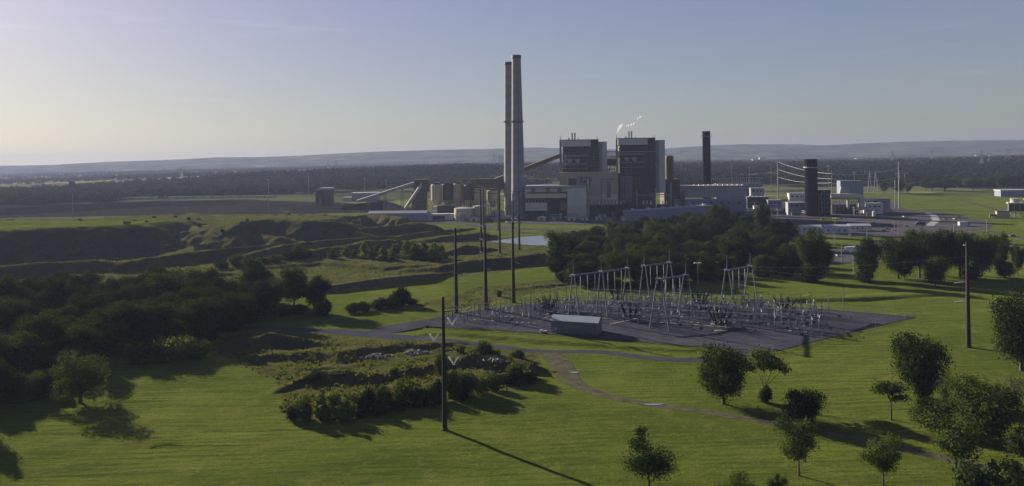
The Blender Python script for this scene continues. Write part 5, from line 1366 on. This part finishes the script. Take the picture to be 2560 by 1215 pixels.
# ------------------------------------------------------------------ switchyard
E2 = Vector((.945, -.326, 0)); E1 = Vector((.326, .945, 0)); YA = math.atan2(E2.y, E2.x)
GS = mat('painted_steel', (.125, .14, .175), .85, .12, .8, spec=.1)
def aframe(name, label, feet, top, mast=True, group='grey gantries'):
    """gantry of A-frames (photo feet pixels) carrying one tubular beam"""
    F_ = [P(*f) for f in feet]; c = sum(F_, Vector((0, 0, 0)))/len(F_)
    if len(F_) > 1: d = (F_[-1]-F_[0]).normalized()
    pr = Vector((d.y, -d.x, 0)); t = thing(name, label, 'gantry', c, 0, group)
    for f, tp, ms in zip(F_, top, mast):
        z = (hor(tp[0])-tp[1])*f.y/F+CAMH; o = f-c
        for s in (-1, 1):
            MB().tube(o+pr*s*4.0, o+pr*s*.9+Vector((0, 0, z)), .35, .22, 8).build('leg', GS, t)
        h = MB(); h.box(-1.3, 1.3, -.5, .5, z-.1, z+.7, Matrix.Translation(o) @ Matrix.Rotation(math.atan2(pr.y, pr.x), 4, 'Z')); h.build('head_plate', GS, t)
        if ms:
            MB().tube(o+Vector((0, 0, z)), o+Vector((0, 0, z+ms)), .2, .07, 6).build('lightning_mast', GS, t)
    zs = [(hor(tp[0])-tp[1])*f.y/F+CAMH for f, tp in zip(F_, top)]
    bm_ = MB()
    for k in range(len(F_)-1):
        a, b = F_[k]-c+Vector((0, 0, zs[k]+.2)), F_[k+1]-c+Vector((0, 0, zs[k+1]+.2)); e = (b-a).normalized()
        bm_.tube(a-e*1.6, b+e*1.6, .37, n=10)
    bo = bm_.build('beam', GS, t)
    for k in range(len(F_)-1):
        for u in (.24, .5, .76):
            q = (F_[k]-c).lerp(F_[k+1]-c, u); z = zs[k]+(zs[k+1]-zs[k])*u
            g = MB(); g.tube(q+Vector((0, 0, z-8.5)), q+Vector((0, 0, z)), .06, n=5)
            for i in range(22): g.tube(q+Vector((0, 0, z-.6-i*.17)), q+Vector((0, 0, z-.52-i*.17)), .17, n=6)
            g.build('insulator_string', INSUL, bo)
    return t
aframe('bus_gantry', 'long grey gantry of three A-frames at the left of the switchyard', [(1435, 795), (1505, 788), (1570, 776)], [(1435, 690), (1503, 681), (1569, 672)], (7, 6, 6))
aframe('bus_gantry', 'tall grey gantry at the back middle of the switchyard below the light green tree', [(1612, 767), (1675, 757)], [(1611, 666), (1671, 658)], (6.5, 7))
aframe('bus_gantry', 'grey gantry standing nearest to the front of the switchyard, middle', [(1649, 824), (1716, 793)], [(1647, 700), (1715, 690)], (0, 6.))
aframe('bus_gantry', 'grey gantry standing apart at the right of the switchyard', [(1819, 781), (1877, 768)], [(1818, 677), (1877, 667)], (6.5, 6.5))
# tank breakers with spreading dark bushings
BUSH = mat('brown_porcelain', (.018, .014, .014), .9, .2, 3., spec=0)
def breaker():
    t = thing('circuit_breaker', 'x', 'circuit breaker'); f = MB()
    for x in (-2.4, 2.4):
        for y in (-1, 1): f.box(x-.12, x+.12, y-.12, y+.12, 0, 1.2)
    f.box(-2.7, 2.7, -1.15, 1.15, 1.2, 1.4); f.build('frame', GS, t)
    for k in (-1, 0, 1):
        MB().lathe([(.3, -1.5), (.5, -1.45), (.5, 1.45), (.3, 1.5)], 12).build('tank', CAPD, t)
        o = t.children[-1]; o.rotation_euler = (math.pi/2, 0, 0); o.location = (k*1.7, 0, 2.0)
        for s in (-1, 1):
            b = MB(); a = Vector((k*1.7, s*.9, 2.3)); d = Vector((k*.42+.04, s*.55, 1)).normalized()
            b.tube(a, a+d*3.9, .34, .18, 8)
            for i in range(9): b.tube(a+d*(.4+.38*i), a+d*(.5+.38*i), .44-.02*i, n=8)
            b.tube(a+d*3.9, a+d*4.3, .06, n=5); b.build('bushing', BUSH, t)
    MB().box(2.8, 3.7, -.6, .6, .5, 2.2).build('control_cabinet', GS, t)
    return dict(src=t, used=[False])
BK = breaker()
for j, (x, y, lab) in enumerate([(1370, 782, 'breaker with spread black bushings at the left end of the switchyard'), (1545, 757, 'breaker with spread black bushings behind the three-frame gantry'), (1575, 801, 'breaker with spread black bushings in front of the three-frame gantry'), (1747, 769, 'breaker with spread black bushings between the middle and right gantries'), (1799, 820, 'front-most breaker with spread black bushings, beside the concrete trench'), (1962, 784, 'right-most breaker with spread black bushings, right of the apart gantry')]):
    p = P(x, y); place(BK['src'], BK['used'], (p.x, p.y, .1), YA+.1*j, lab, 'circuit breakers', 1.15)
# bus posts and disconnect switches
def buspost(h):
    t = thing('bus_support', 'x', 'bus support')
    MB().box(-.45, .45, -.45, .45, 0, .25).build('footing', WOODC, t)
    s = MB(); s.tube((0, 0, .2), (0, 0, h*.62), .17, n=6); s.build('column', GS, t)
    i = MB(); i.tube((0, 0, h*.62), (0, 0, h), .09, n=6)
    for k in range(8): i.tube((0, 0, h*(.64+.042*k)), (0, 0, h*(.652+.042*k)), .24, n=8)
    i.build('insulator', INSUL if h < 5.2 else CAPD, t)
    return dict(src=t, used=[False])
def switch():
    t = thing('disconnect_switch', 'x', 'switch'); s = MB()
    for x in (-1.9, 1.9): MB().box(x-.14, x+.14, -.14, .14, 0, 3.4).build('leg', GS, t)
    MB().box(-2.6, 2.6, -.25, .25, 3.4, 3.65).build('cross_beam', GS, t)
    for x in (-2.2, 0, 2.2):
        i = MB(); i.tube((x, 0, 3.65), (x, 0, 5.1), .1, n=6)
        for k in range(6): i.tube((x, 0, 3.8+.2*k), (x, 0, 3.87+.2*k), .24, n=8)
        i.build('insulator', CAPD, t)
    MB().tube((-2.3, 0, 5.15), (2.3, 0, 5.2), .09, n=5).build('blade', WIRE, t)
    return dict(src=t, used=[False])
BP = [buspost(4.4), buspost(5.6), buspost(6.8)]; SWI = switch()
rs = random.Random(21); O = P(1600, 800)
npost = 0
PADI = [tuple(p) for p in grow(PAD, -7)]
for r_ in range(-7, 12):
    for c_ in range(-14, 21):
        p = O + E2*(c_*5.2+rs.uniform(-.3, .3)) + E1*(r_*4.6+rs.uniform(-.2, .2))
        if not inpoly(np.array([p.x]), np.array([p.y]), PADI)[0]: continue
        u = (p.x/p.y)*F+1280
        pyy = hor(u)+66*F/p.y
        if u < 1330 and (r_ % 2): continue
        if 1340 < u < 1560 and pyy > 790: continue
        if pyy > 812 and u < 1900: continue
        if pyy > 832 or u > 2050: continue
        q = rs.random()
        if q < .16: continue
        for k in range(2 if q > .62 else 1):
            o = p + E2*(k*2.4)
            kind = (r_*5+c_*3+k) % 7
            if kind in (1, 4):
                place(SWI['src'], SWI['used'], (o.x, o.y, .1), YA+math.pi/2*(kind == 4), 'grey two-legged disconnect switch in the switchyard rows', 'disconnect switches')
            else:
                z = BP[(r_+c_+k) % 3]; place(z['src'], z['used'], (o.x, o.y, .1), YA, ['short grey bus post with pale insulator in the switchyard rows', 'medium bus post with dark insulator in the switchyard rows', 'tall bus post with dark insulator in the switchyard rows'][(r_+c_+k) % 3], ['short bus posts', 'medium bus posts', 'tall bus posts'][(r_+c_+k) % 3])
# tall slim poles along the back left fence and right side
t0 = thing('yard_pole', 'slim grey pole standing along the edge of the switchyard', 'pole', (0, 0, 0), 0, 'slim yard poles')
MB().tube((0, 0, 0), (0, 0, 9), .16, .1, 6).build('shaft', GS, t0); MB().box(-.8, .8, -.07, .07, 8.6, 8.8).build('cross_arm', GS, t0)
us_ = [False]
for x, y in [(1375,756),(1395,757),(1416,756),(1225,775),(1240,772),(1262,770),(1276,767),(1310,762),(1335,762),(1452,752),(1488,752),(2022,790),(2040,803),(2072,785),(2108,775),(1980,800),(1885,800),(1916,812),(1938,818),(1955,812),(1975,806),(1896,820)]:
    p = P(x, y); place(t0, us_, (p.x, p.y, .1), rs.uniform(0, 3), scale=(1, 1, rs.uniform(.55, 1.1)))
n_in = 0
while n_in < 85:
    x, y = rs.uniform(1290, 2060), rs.uniform(762, 818)
    if (y > 790 and 1340 < x < 1560) or (y > 812 and x < 1860) or x > 2060 - (y-762)*1.2: continue
    q = P(x, y)
    if not inpoly(np.array([q.x]), np.array([q.y]), PADI)[0]: continue
    place(t0, us_, (q.x, q.y, .1), YA, 'slim grey mast standing among the switchyard rows', 'slim masts inside the switchyard', (.8, .8, rs.uniform(.5, 1.15))); n_in += 1
# rigid bus tubes over the posts
for k, r_ in enumerate(range(-4, 7)):
    a = O + E2*(-6.6*(6-abs(r_)*.4)) + E1*(r_*6.2); b = O + E2*(6.6*(11-abs(r_-1)*.7)) + E1*(r_*6.2)
    while (lambda u, v: (v > 814 and u < 1900) or v > 828)(a.x/a.y*F+1280, hor(a.x/a.y*F+1280)+66*F/a.y) and (b-a).length > 20: a = a + E2*4
    if (b-a).length > 25: wire('bus_tube', 'thin grey bus tube running over the switchyard posts', (a.x, a.y, 5.2+.9*(k % 2)), (b.x, b.y, 5.2+.9*(k % 2)), .05, .06, 'bus tube', 'switchyard bus tubes', 4)
# concrete cable trenches
TRC = mat('trench_concrete', (.19, .185, .18), .9, .2, .6)
def trench(label, a, b, w=.8):
    A, B = P(*a), P(*b); d = B-A; L_ = d.length; m = (A+B)/2
    o = MB()
    n = max(2, int(L_/1.6))
    for k in range(n): o.box(-L_/2+k*L_/n+.02, -L_/2+(k+1)*L_/n-.02, -w/2, w/2, 0, .16)
    ob = o.build('cable_trench', TRC); ob.location = (m.x, m.y, .1); ob.rotation_euler.z = math.atan2(d.y, d.x)
    tag(ob, label, 'cable trench', 'concrete cable trenches')
trench('long pale concrete trench lid through the back of the switchyard', (1570, 772), (1988, 789))
trench('pale concrete trench lid along the front of the switchyard', (1590, 803), (1830, 820))
trench('short pale trench lid left of the front breaker pair', (1525, 812), (1612, 793))
trench('pale trench lid by the three-frame gantry feet', (1410, 791), (1530, 798))
trench('short pale trench lid crossing left of the three-frame gantry', (1362, 795), (1420, 785))
trench('tiny pale slab in front of the front-most breaker', (1787, 828), (1818, 826), 1.1)
trench('short pale slab at the right-most breaker', (1950, 794), (1975, 791), 1.)
# control house
A, B = P(1378, 832), P(1494, 840); d = B-A; L_ = d.length
t = thing('control_house', 'long blue grey metal control house with pale gable roof at the yard front', 'building', A, math.atan2(d.y, d.x))
W_ = 7.6; zw = (hor(1378)-801)*A.y/F+CAMH
CH = mat('control_house_wall', (.10, .115, .14), .5, .1, .3, stripe=(0, 1.1, .05)); CHR = mat('control_house_roof', (.22, .25, .30), .45, .08, .2, stripe=(0, .8, .04))
MB().prism([(0, 0), (W_, 0), (W_, zw), (W_/2, zw+1.35), (0, zw)], 0, L_).build('wall', CH, t)
o = t.children[-1]; o.matrix_local = Matrix(((0, 1, 0, 0), (1, 0, 0, 0), (0, 0, 1, 0), (0, 0, 0, 1)))
r = MB()
for y0, y1, z0, z1 in ((-.35, W_/2, zw-.02, zw+1.45), (W_/2, W_+.35, zw+1.45, zw-.02)):
    r.add([(-.4, y0, z0), (L_+.4, y0, z0), (L_+.4, y1, z1), (-.4, y1, z1), (-.4, y0, z0+.14), (L_+.4, y0, z0+.14), (L_+.4, y1, z1+.14), (-.4, y1, z1+.14)], [(0,3,2,1),(4,5,6,7),(0,1,5,4),(1,2,6,5),(2,3,7,6),(3,0,4,7)])
r.build('roof', CHR, t)
MB().box(2.2, 3.2, -.06, .06, 0, 2.1).build('door', FRAME, t); MB().box(L_+.005, L_+.07, 3.2, 4.2, 0, 2.1).build('door', FRAME, t)
MB().box(1.6, 2.1, -.2, -.001, 1.2, 2.2).build('wall_lamp', INSUL, t); MB().box(12, 13.4, -.7, -.01, .1, 1.3).build('air_conditioner', GS, t)
tag(MB().box(-4.2, -3.2, -.2, .9, .1, 1.1).box(-3.1, -1.6, .3, 1.0, .1, .7).build('outdoor_cabinet', INSUL), 'small white cabinet on the ground left of the control house', 'cabinet').location = (A.x, A.y, 0)
# chain link fence, one thing for each straight run
FEN = mat('fence_wire', (.12, .12, .13), .6, .1, 1.)
def fence(label, pts, step=6.):
    P3 = [P(*q) for q in pts]; c = sum(P3, Vector((0, 0, 0)))/len(P3); t = thing('chain_link_fence', label, 'fence', c, 0, 'switchyard fences')
    w = MB(); proto = None
    for a, b in zip(P3[:-1], P3[1:]):
        L_ = (b-a).length; n = max(1, int(L_/step))
        for k in range(n+1):
            q = a.lerp(b, k/n)-c
            if proto is None: proto = MB().tube((0, 0, 0), (0, 0, 2.6), .05, n=5).build('post', FEN, t); proto.location = q
            else:
                o = proto.copy(); COL.objects.link(o); o.parent = t; o.location = q
        for z in (.35, 1.3, 2.4): w.tube(a-c+Vector((0, 0, z)), b-c+Vector((0, 0, z)), .025, n=3)
        m = max(2, int(L_/.5))
        for k in range(m):
            q = a.lerp(b, (k+.5)/m)-c; q2 = a.lerp(b, min(1, (k+2.)/m))-c
            w.tube((q.x, q.y, .1), (q2.x, q2.y, 2.4), .012, n=3, cap=False)
    w.build('mesh_panel', FEN, t)
fence('chain link fence along the front of the gravel yard past the control house', [(1030, 811), (1240, 824), (1390, 835), (1600, 854), (1760, 866), (1935, 878)])
fence('chain link fence on the right side of the gravel yard', [(1935, 878), (2110, 834), (2285, 793)])
fence('chain link fence along the back left of the gravel yard by the black poles', [(1030, 811), (1145, 785), (1230, 773), (1290, 765), (1400, 758)])
fence('chain link fence along the back of the gravel yard', [(1400, 758), (1560, 753), (1900, 763), (2120, 779), (2285, 793)])
# thin conductors from the poles to the gantries
for j, (a, ya, za, g, yg) in enumerate([((1141, 600), P(1141, 782).y, 0, (1435, 690), 302), ((1215, 590), P(1215, 773).y, 0, (1503, 681), 308), ((1284, 585), P(1284, 755).y, 0, (1569, 672), 317), ((1284, 620), P(1284, 755).y, 0, (1611, 666), 324), ((1877, 667), 317, 0, (2421, 640), 249), ((1877, 672), 317, 0, (2421, 700), 249)]):
    wire('power_line', 'faint thin wire strung from a black pole to a switchyard gantry', PD(*a, ya), PD(*g, yg), 1.6, .016, group='faint yard wires').data.materials[0] = FEN

# ------------------------------------------------------------------ train, vehicles, small things
HOP = mat('hopper_car_paint', (.30, .30, .32), .6, .2, .4)
def hopper_car():
    t = thing('hopper_car', 'pale coal hopper car in the long train before the left wood', 'rail car', (0, 0, 0), 0, 'coal train cars')
    MB().prism([(-7.6, 4.3), (7.6, 4.3), (7.6, 2.4), (4.8, .9), (-4.8, .9), (-7.6, 2.4)], -1.6, 1.6).build('body', HOP, t)
    b = MB()
    for x in (-6, -4.4, 4.4, 6):
        for y in (-.75, .75): b.tube((x, y-.07, .48), (x, y+.07, .48), .46, n=10)
    b.build('wheel', CAPD, t)
    MB().box(-7.9, 7.9, -.3, .3, .85, 1.05).build('underframe', CAPD, t)
    return dict(src=t, used=[False])
HC = hopper_car(); a, b = P(285, 500), P(690, 494.5)
d = b-a; n = int(d.length/16.6)
for k in range(n):
    if k in (5,): continue
    q = a + d*(k+.5)/n; place(HC['src'], HC['used'], (q.x, q.y, .6), math.atan2(d.y, d.x))
for k in range(3):
    q = P(748+k*12, 487-k*.2); place(HC['src'], HC['used'], (q.x, q.y, .6), math.atan2(d.y, d.x))
q = a + d*5.5/n; t = thing('locomotive', 'dark locomotive standing between the pale hopper cars', 'locomotive', (q.x, q.y, .6), math.atan2(d.y, d.x))
MB().prism([(-7.5, 1), (7.5, 1), (7.5, 3.4), (5.6, 3.6), (5.5, 4.6), (3.4, 4.6), (3.3, 3.6), (-7.5, 3.6)], -1.4, 1.4).build('body', CAPD, t); MB().box(3.6, 5.4, -1.46, -1.405, 3.7, 4.4).build('window', PORC, t)
tr = MB()
for s in (-.75, .75): tr.box(-1, 1, s-.05, s+.05, .15, .28)
A_, B_ = P(200, 501.5), P(860, 493); d_ = B_-A_
rail = MB()
for s in (-.75, .75): rail.box(-d_.length/2, d_.length/2, s-.06, s+.06, .5, .62)
rail.box(-d_.length/2, d_.length/2, -2.2, 2.2, .0, .45)
o = rail.build('railway_track', SURF['gravel']); o.location = (A_+B_)/2; o.rotation_euler.z = math.atan2(d_.y, d_.x); o['kind'] = 'structure'
PAINT = {n: mat('car_paint_'+n, c, .3, .05, .5, spec=.6) for n, c in (('white', (.7, .7, .7)), ('silver', (.4, .41, .43)), ('dark', (.03, .032, .04)), ('red', (.20, .03, .03)), ('blue', (.05, .09, .2)))}
GLASS = mat('vehicle_glass', (.02, .022, .026), .1, .1, .5, spec=.8); TYRE = mat('tyre_rubber', (.02, .02, .02), .9, .2, 2.)
def vehicle(kind, paint):
    t = thing({'car': 'parked_car', 'van': 'parked_van', 'pickup': 'pickup_truck', 'lorry': 'box_truck'}[kind], 'x', {'car': 'car', 'van': 'van', 'pickup': 'pickup', 'lorry': 'truck'}[kind])
    if kind == 'car': pr = [(-2.2, .35), (2.2, .35), (2.25, .8), (1.2, .95), (-2.1, 1.0), (-2.25, .7)]; cab = [(-1.8, .99), (1.15, .94), (.45, 1.48), (-1.2, 1.5)]; wx = (-1.35, 1.35); hw = .88
    elif kind == 'pickup': pr = [(-2.8, .5), (2.7, .5), (2.75, 1.05), (1.5, 1.2), (-2.8, 1.2)]; cab = [(-.7, 1.2), (1.5, 1.19), (.9, 1.85), (-.6, 1.9)]; wx = (-1.8, 1.8); hw = .97
    elif kind == 'van': pr = [(-2.6, .4), (2.6, .4), (2.65, 1.1), (1.9, 1.35), (1.3, 2.3), (-2.6, 2.3)]; cab = [(.7, 1.45), (1.75, 1.4), (1.28, 2.1), (.7, 2.1)]; wx = (-1.7, 1.6); hw = 1.
    else: pr = [(-4.2, .7), (2.2, .7), (2.2, 3.5), (-4.2, 3.5)]; cab = [(2.3, 1.5), (3.9, 1.5), (3.6, 2.4), (2.3, 2.5)]; wx = (-2.8, 3.0); hw = 1.2
    MB().prism(pr, -hw, hw).build('body', PAINT[paint], t)
    if kind == 'lorry': MB().prism([(2.25, .6), (4.1, .6), (4.1, 1.5), (3.7, 2.6), (2.25, 2.7)], -1.1, 1.1).build('cab', PAINT[paint], t)
    MB().prism(cab, -hw-.02 if kind != 'car' else -hw*.86, hw+.02 if kind != 'car' else hw*.86).build('window', GLASS, t)
    for x in wx:
        for s in (-1, 1): MB().tube((x, s*(hw-.12), .36), (x, s*(hw+.04), .36), .36, n=12).build('wheel', TYRE, t)
    return dict(src=t, used=[False])
VH = {}
def park(kind, paint, x, y, rz, label, group=None, s=1.):
    k = (kind, paint)
    if k not in VH: VH[k] = vehicle(kind, paint)
    p = P(x, y); place(VH[k]['src'], VH[k]['used'], (p.x, p.y, .14), rz, label, group, s)
park('van', 'white', 1424, 548, .2, 'lone bright white van on the plant road before the pale filter house')
park('pickup', 'white', 1272, 558, .1, 'white pickup on the plant road beside the right farther black pole', None, 1.2)
park('pickup', 'silver', 1294, 557, .2, 'silver pickup parked right of the white one on the plant road')
park('lorry', 'white', 1286, 550, .15, 'white box truck parked by the foot of the twin stacks')
park('lorry', 'white', 2130, 631, .1, 'white box truck in the staff car park between two trees', None, 1.1)
park('van', 'white', 1995, 659, .25, 'left white van glimpsed between the central wood and the large separate tree', None, 1.2)
park('van', 'white', 2009, 658, .3, 'right white van glimpsed between the central wood and the large separate tree', None, 1.2)
park('lorry', 'silver', 2410, 566, .1, 'grey tank-like truck on the access road at the far right of the car park', None, 1.2)
park('lorry', 'dark', 2300, 564, 3.0, 'dark truck beside the pale curved road in the car park')
rs = random.Random(8)
for j in range(34):
    lot = LOTS[0][1] if j < 22 else LOTS[1][1]
    for _ in range(200):
        xs = [p[0] for p in lot]; ys_ = [p[1] for p in lot]; x, y = rs.uniform(min(xs), max(xs)), rs.uniform(min(ys_), max(ys_))
        if inpoly(np.array([x]), np.array([y]), grow(lot, -6))[0]:
            y = round(y/17)*17.; break
    c = rs.choice(['white', 'silver', 'dark', 'dark', 'red', 'blue', 'dark']); k = ('car', c)
    if k not in VH: VH[k] = vehicle(*k)
    w_ = 'car park by the site offices' if j < 22 else 'staff car park behind the tree row'
    place(VH[k]['src'], VH[k]['used'], (x, y, .14), rs.choice([1.4, 1.5, 4.6]), f'{c} car parked in the {w_}', f'{c} cars in the {"site" if j < 22 else "staff"} car park')
for j, (x, y) in enumerate([(2420, 652), (2536, 618), (2548, 640), (2530, 592)]):
    park('car', ['silver', 'white', 'dark', 'dark'][j], x, y, .3, ['silver car half hidden behind the tree row', 'white car on the road at the right edge past the trees', 'dark car behind the white one at the right edge', 'dark car far along the road at the right edge'][j], None, 1.2)
# grass islands, pale drive
def isl(name, pts, m, z): sheet(name, ragged(px(*pts), .6, 3), m, z)
isl('grass_verge', [(2035, 549), (2060, 545), (2105, 546), (2104, 553), (2040, 556)], gm, .15)
isl('grass_verge', [(1950, 562), (2010, 559), (2000, 568), (1955, 570)], gm, .15)
isl('pale_drive', [(2310, 532), (2328, 532), (2345, 541), (2350, 552), (2334, 566), (2312, 566), (2330, 551), (2326, 540)], surf('concrete_paving', (.2, .2, .21), (.25, .25, .26), (.3, .3, .3), .05), .155)
# rubble heaps
RUB = mat('broken_concrete', (.26, .25, .24), .9, .3, 1.)
rs = random.Random(4)
for j, (x, y, w_, n) in enumerate([(940, 893, 4.5, 60), (1035, 884, 5., 60), (1240, 920, 4., 40), (1310, 940, 3.5, 30), (1325, 953, 2.5, 20)]):
    p = P(x, y); z = ground_z(p.x, p.y); g = MB()
    for k in range(n):
        c = Vector((rs.gauss(0, w_*.5), rs.gauss(0, 1.), 0)); c.z = max(0, 1.1-c.length*.25)*rs.random(); s = rs.uniform(.15, .5)
        g.box(-s, s, -s*.7, s*.7, -s*.4, s*.4, Matrix.Translation(c) @ Matrix.Rotation(rs.uniform(0, 6), 4, Vector((rs.random(), rs.random(), 1))))
    o = g.build('rubble', RUB); o.location = (p.x, p.y, z+.2); o['kind'] = 'stuff'

# wheel marks pressed into the meadow
FLAT = mat('pressed_grass', (.058, .078, .016), .95, .35, .8, spec=0)
def mark(name, pts, w):
    o = strip(name, [(*P(x, y).xy, w) for x, y in pts], 'gravel', .12); o.data.materials[0] = FLAT
mark('wheel_track', [(374, 1118), (390, 1111), (420, 1107), (455, 1109)], .5)
SUN_E, SKY_S, EXPO = 5.0, .1, 1.4
SUN_ROT = math.radians(-46); SKY_SAT = 1.0; SKY_G = .48; SKY_TINT = (2.07, 1.92, 2.40); SKY_LOW = (2.26, 2.29, 1.98)
HAZE, HAZE_C, HAZE_G = 8.5e-5, (.285, .335, .55), .15

# ------------------------------------------------------------------ camera, sun, sky, air
cam = bpy.data.cameras.new('camera'); co = bpy.data.objects.new('camera', cam); COL.objects.link(co)
cam.sensor_width = 36; cam.lens = F / 2560 * 36; cam.shift_y = -(607.5 - CY) / 2560
cam.clip_start = 1; cam.clip_end = 40000
M = Matrix(((CR, SR, 0, 0), (0, 0, -1, 0), (-SR, CR, 0, CAMH), (0, 0, 0, 1)))
co.matrix_world = M
scene.camera = co

SUN_EL = math.radians(19); SUN_AZ = math.radians(-46)      # azimuth from +Y, clockwise
sd = Vector((math.sin(SUN_AZ)*math.cos(SUN_EL), math.cos(SUN_AZ)*math.cos(SUN_EL), math.sin(SUN_EL)))
sl = bpy.data.lights.new('sun', 'SUN'); so = bpy.data.objects.new('sun', sl); COL.objects.link(so)
sl.energy = SUN_E; sl.angle = math.radians(.5); sl.color = (1, .88, .69)
so.rotation_euler = sd.to_track_quat('Z', 'Y').to_euler()
so.location = (-300, 200, 300)
w = bpy.data.worlds.new('World'); scene.world = w; w.use_nodes = True
nt = w.node_tree; N, L = nt.nodes, nt.links; N.clear()
out = N.new('ShaderNodeOutputWorld'); bg = N.new('ShaderNodeBackground'); L.new(bg.outputs[0], out.inputs[0])
sky = N.new('ShaderNodeTexSky'); sky.sky_type = 'NISHITA'; sky.sun_disc = False
sky.sun_elevation = SUN_EL; sky.sun_rotation = SUN_ROT
sky.air_density = 1.0; sky.dust_density = 1.0; sky.ozone_density = 4.0; sky.altitude = 100
hs = N.new('ShaderNodeHueSaturation'); hs.inputs['Saturation'].default_value = SKY_SAT
ga = N.new('ShaderNodeGamma'); ga.inputs[1].default_value = SKY_G
s0 = N.new('ShaderNodeVectorMath'); s0.operation = 'SCALE'; s0.inputs['Scale'].default_value = .1
L.new(sky.outputs[0], s0.inputs[0]); L.new(s0.outputs[0], ga.inputs[0]); L.new(ga.outputs[0], hs.inputs['Color'])
tn = N.new('ShaderNodeMix'); tn.data_type = 'RGBA'; tn.blend_type = 'MULTIPLY'; tn.inputs[0].default_value = 1
tcw = N.new('ShaderNodeTexCoord'); spz = N.new('ShaderNodeSeparateXYZ'); L.new(tcw.outputs['Generated'], spz.inputs[0])
mrz = N.new('ShaderNodeMapRange'); mrz.inputs[1].default_value = .0; mrz.inputs[2].default_value = .22; L.new(spz.outputs[2], mrz.inputs[0])
tz = N.new('ShaderNodeMix'); tz.data_type = 'RGBA'; tz.inputs[6].default_value = (*SKY_LOW, 1); tz.inputs[7].default_value = (*SKY_TINT, 1)
L.new(mrz.outputs[0], tz.inputs[0])
mpc = N.new('ShaderNodeMapping'); mpc.inputs['Scale'].default_value = (5, 5, 60); L.new(tcw.outputs['Generated'], mpc.inputs[0])
nc = N.new('ShaderNodeTexNoise'); nc.inputs['Scale'].default_value = 1.; nc.inputs['Detail'].default_value = 6; L.new(mpc.outputs[0], nc.inputs['Vector'])
mc = N.new('ShaderNodeMapRange'); mc.inputs[1].default_value = .62; mc.inputs[2].default_value = .8; mc.inputs[3].default_value = 1; mc.inputs[4].default_value = 1.1
L.new(nc.outputs[0], mc.inputs[0])
tc2 = N.new('ShaderNodeVectorMath'); tc2.operation = 'SCALE'; L.new(tz.outputs[2], tc2.inputs[0]); L.new(mc.outputs[0], tc2.inputs['Scale'])
L.new(tc2.outputs[0], tn.inputs[7])
L.new(hs.outputs[0], tn.inputs[6]); L.new(tn.outputs[2], bg.inputs[0])
bg.inputs[1].default_value = SKY_S

if HAZE > 0:
    hz_ = MB().box(-7400, 7400, -320, 9800, -6, 215)
    hm = bpy.data.materials.new('air'); nt, N, L = nodes(hm)
    out = N.new('ShaderNodeOutputMaterial'); pv = N.new('ShaderNodeVolumePrincipled'); L.new(pv.outputs[0], out.inputs['Volume'])
    pv.inputs['Color'].default_value = (*HAZE_C, 1); pv.inputs['Density'].default_value = HAZE; pv.inputs['Anisotropy'].default_value = HAZE_G
    hm.cycles.volume_sampling = 'DISTANCE'
    ho = hz_.build('haze', hm); ho['kind'] = 'stuff'
scene.cycles.volume_bounces = 0
scene.cycles.max_bounces = 6; scene.cycles.diffuse_bounces = 3; scene.cycles.glossy_bounces = 2
scene.cycles.transmission_bounces = 4; scene.cycles.transparent_max_bounces = 8
scene.cycles.use_denoising = True
vs = scene.view_settings; vs.view_transform = 'Standard'; vs.look = 'None'; vs.gamma = 1; vs.exposure = EXPO
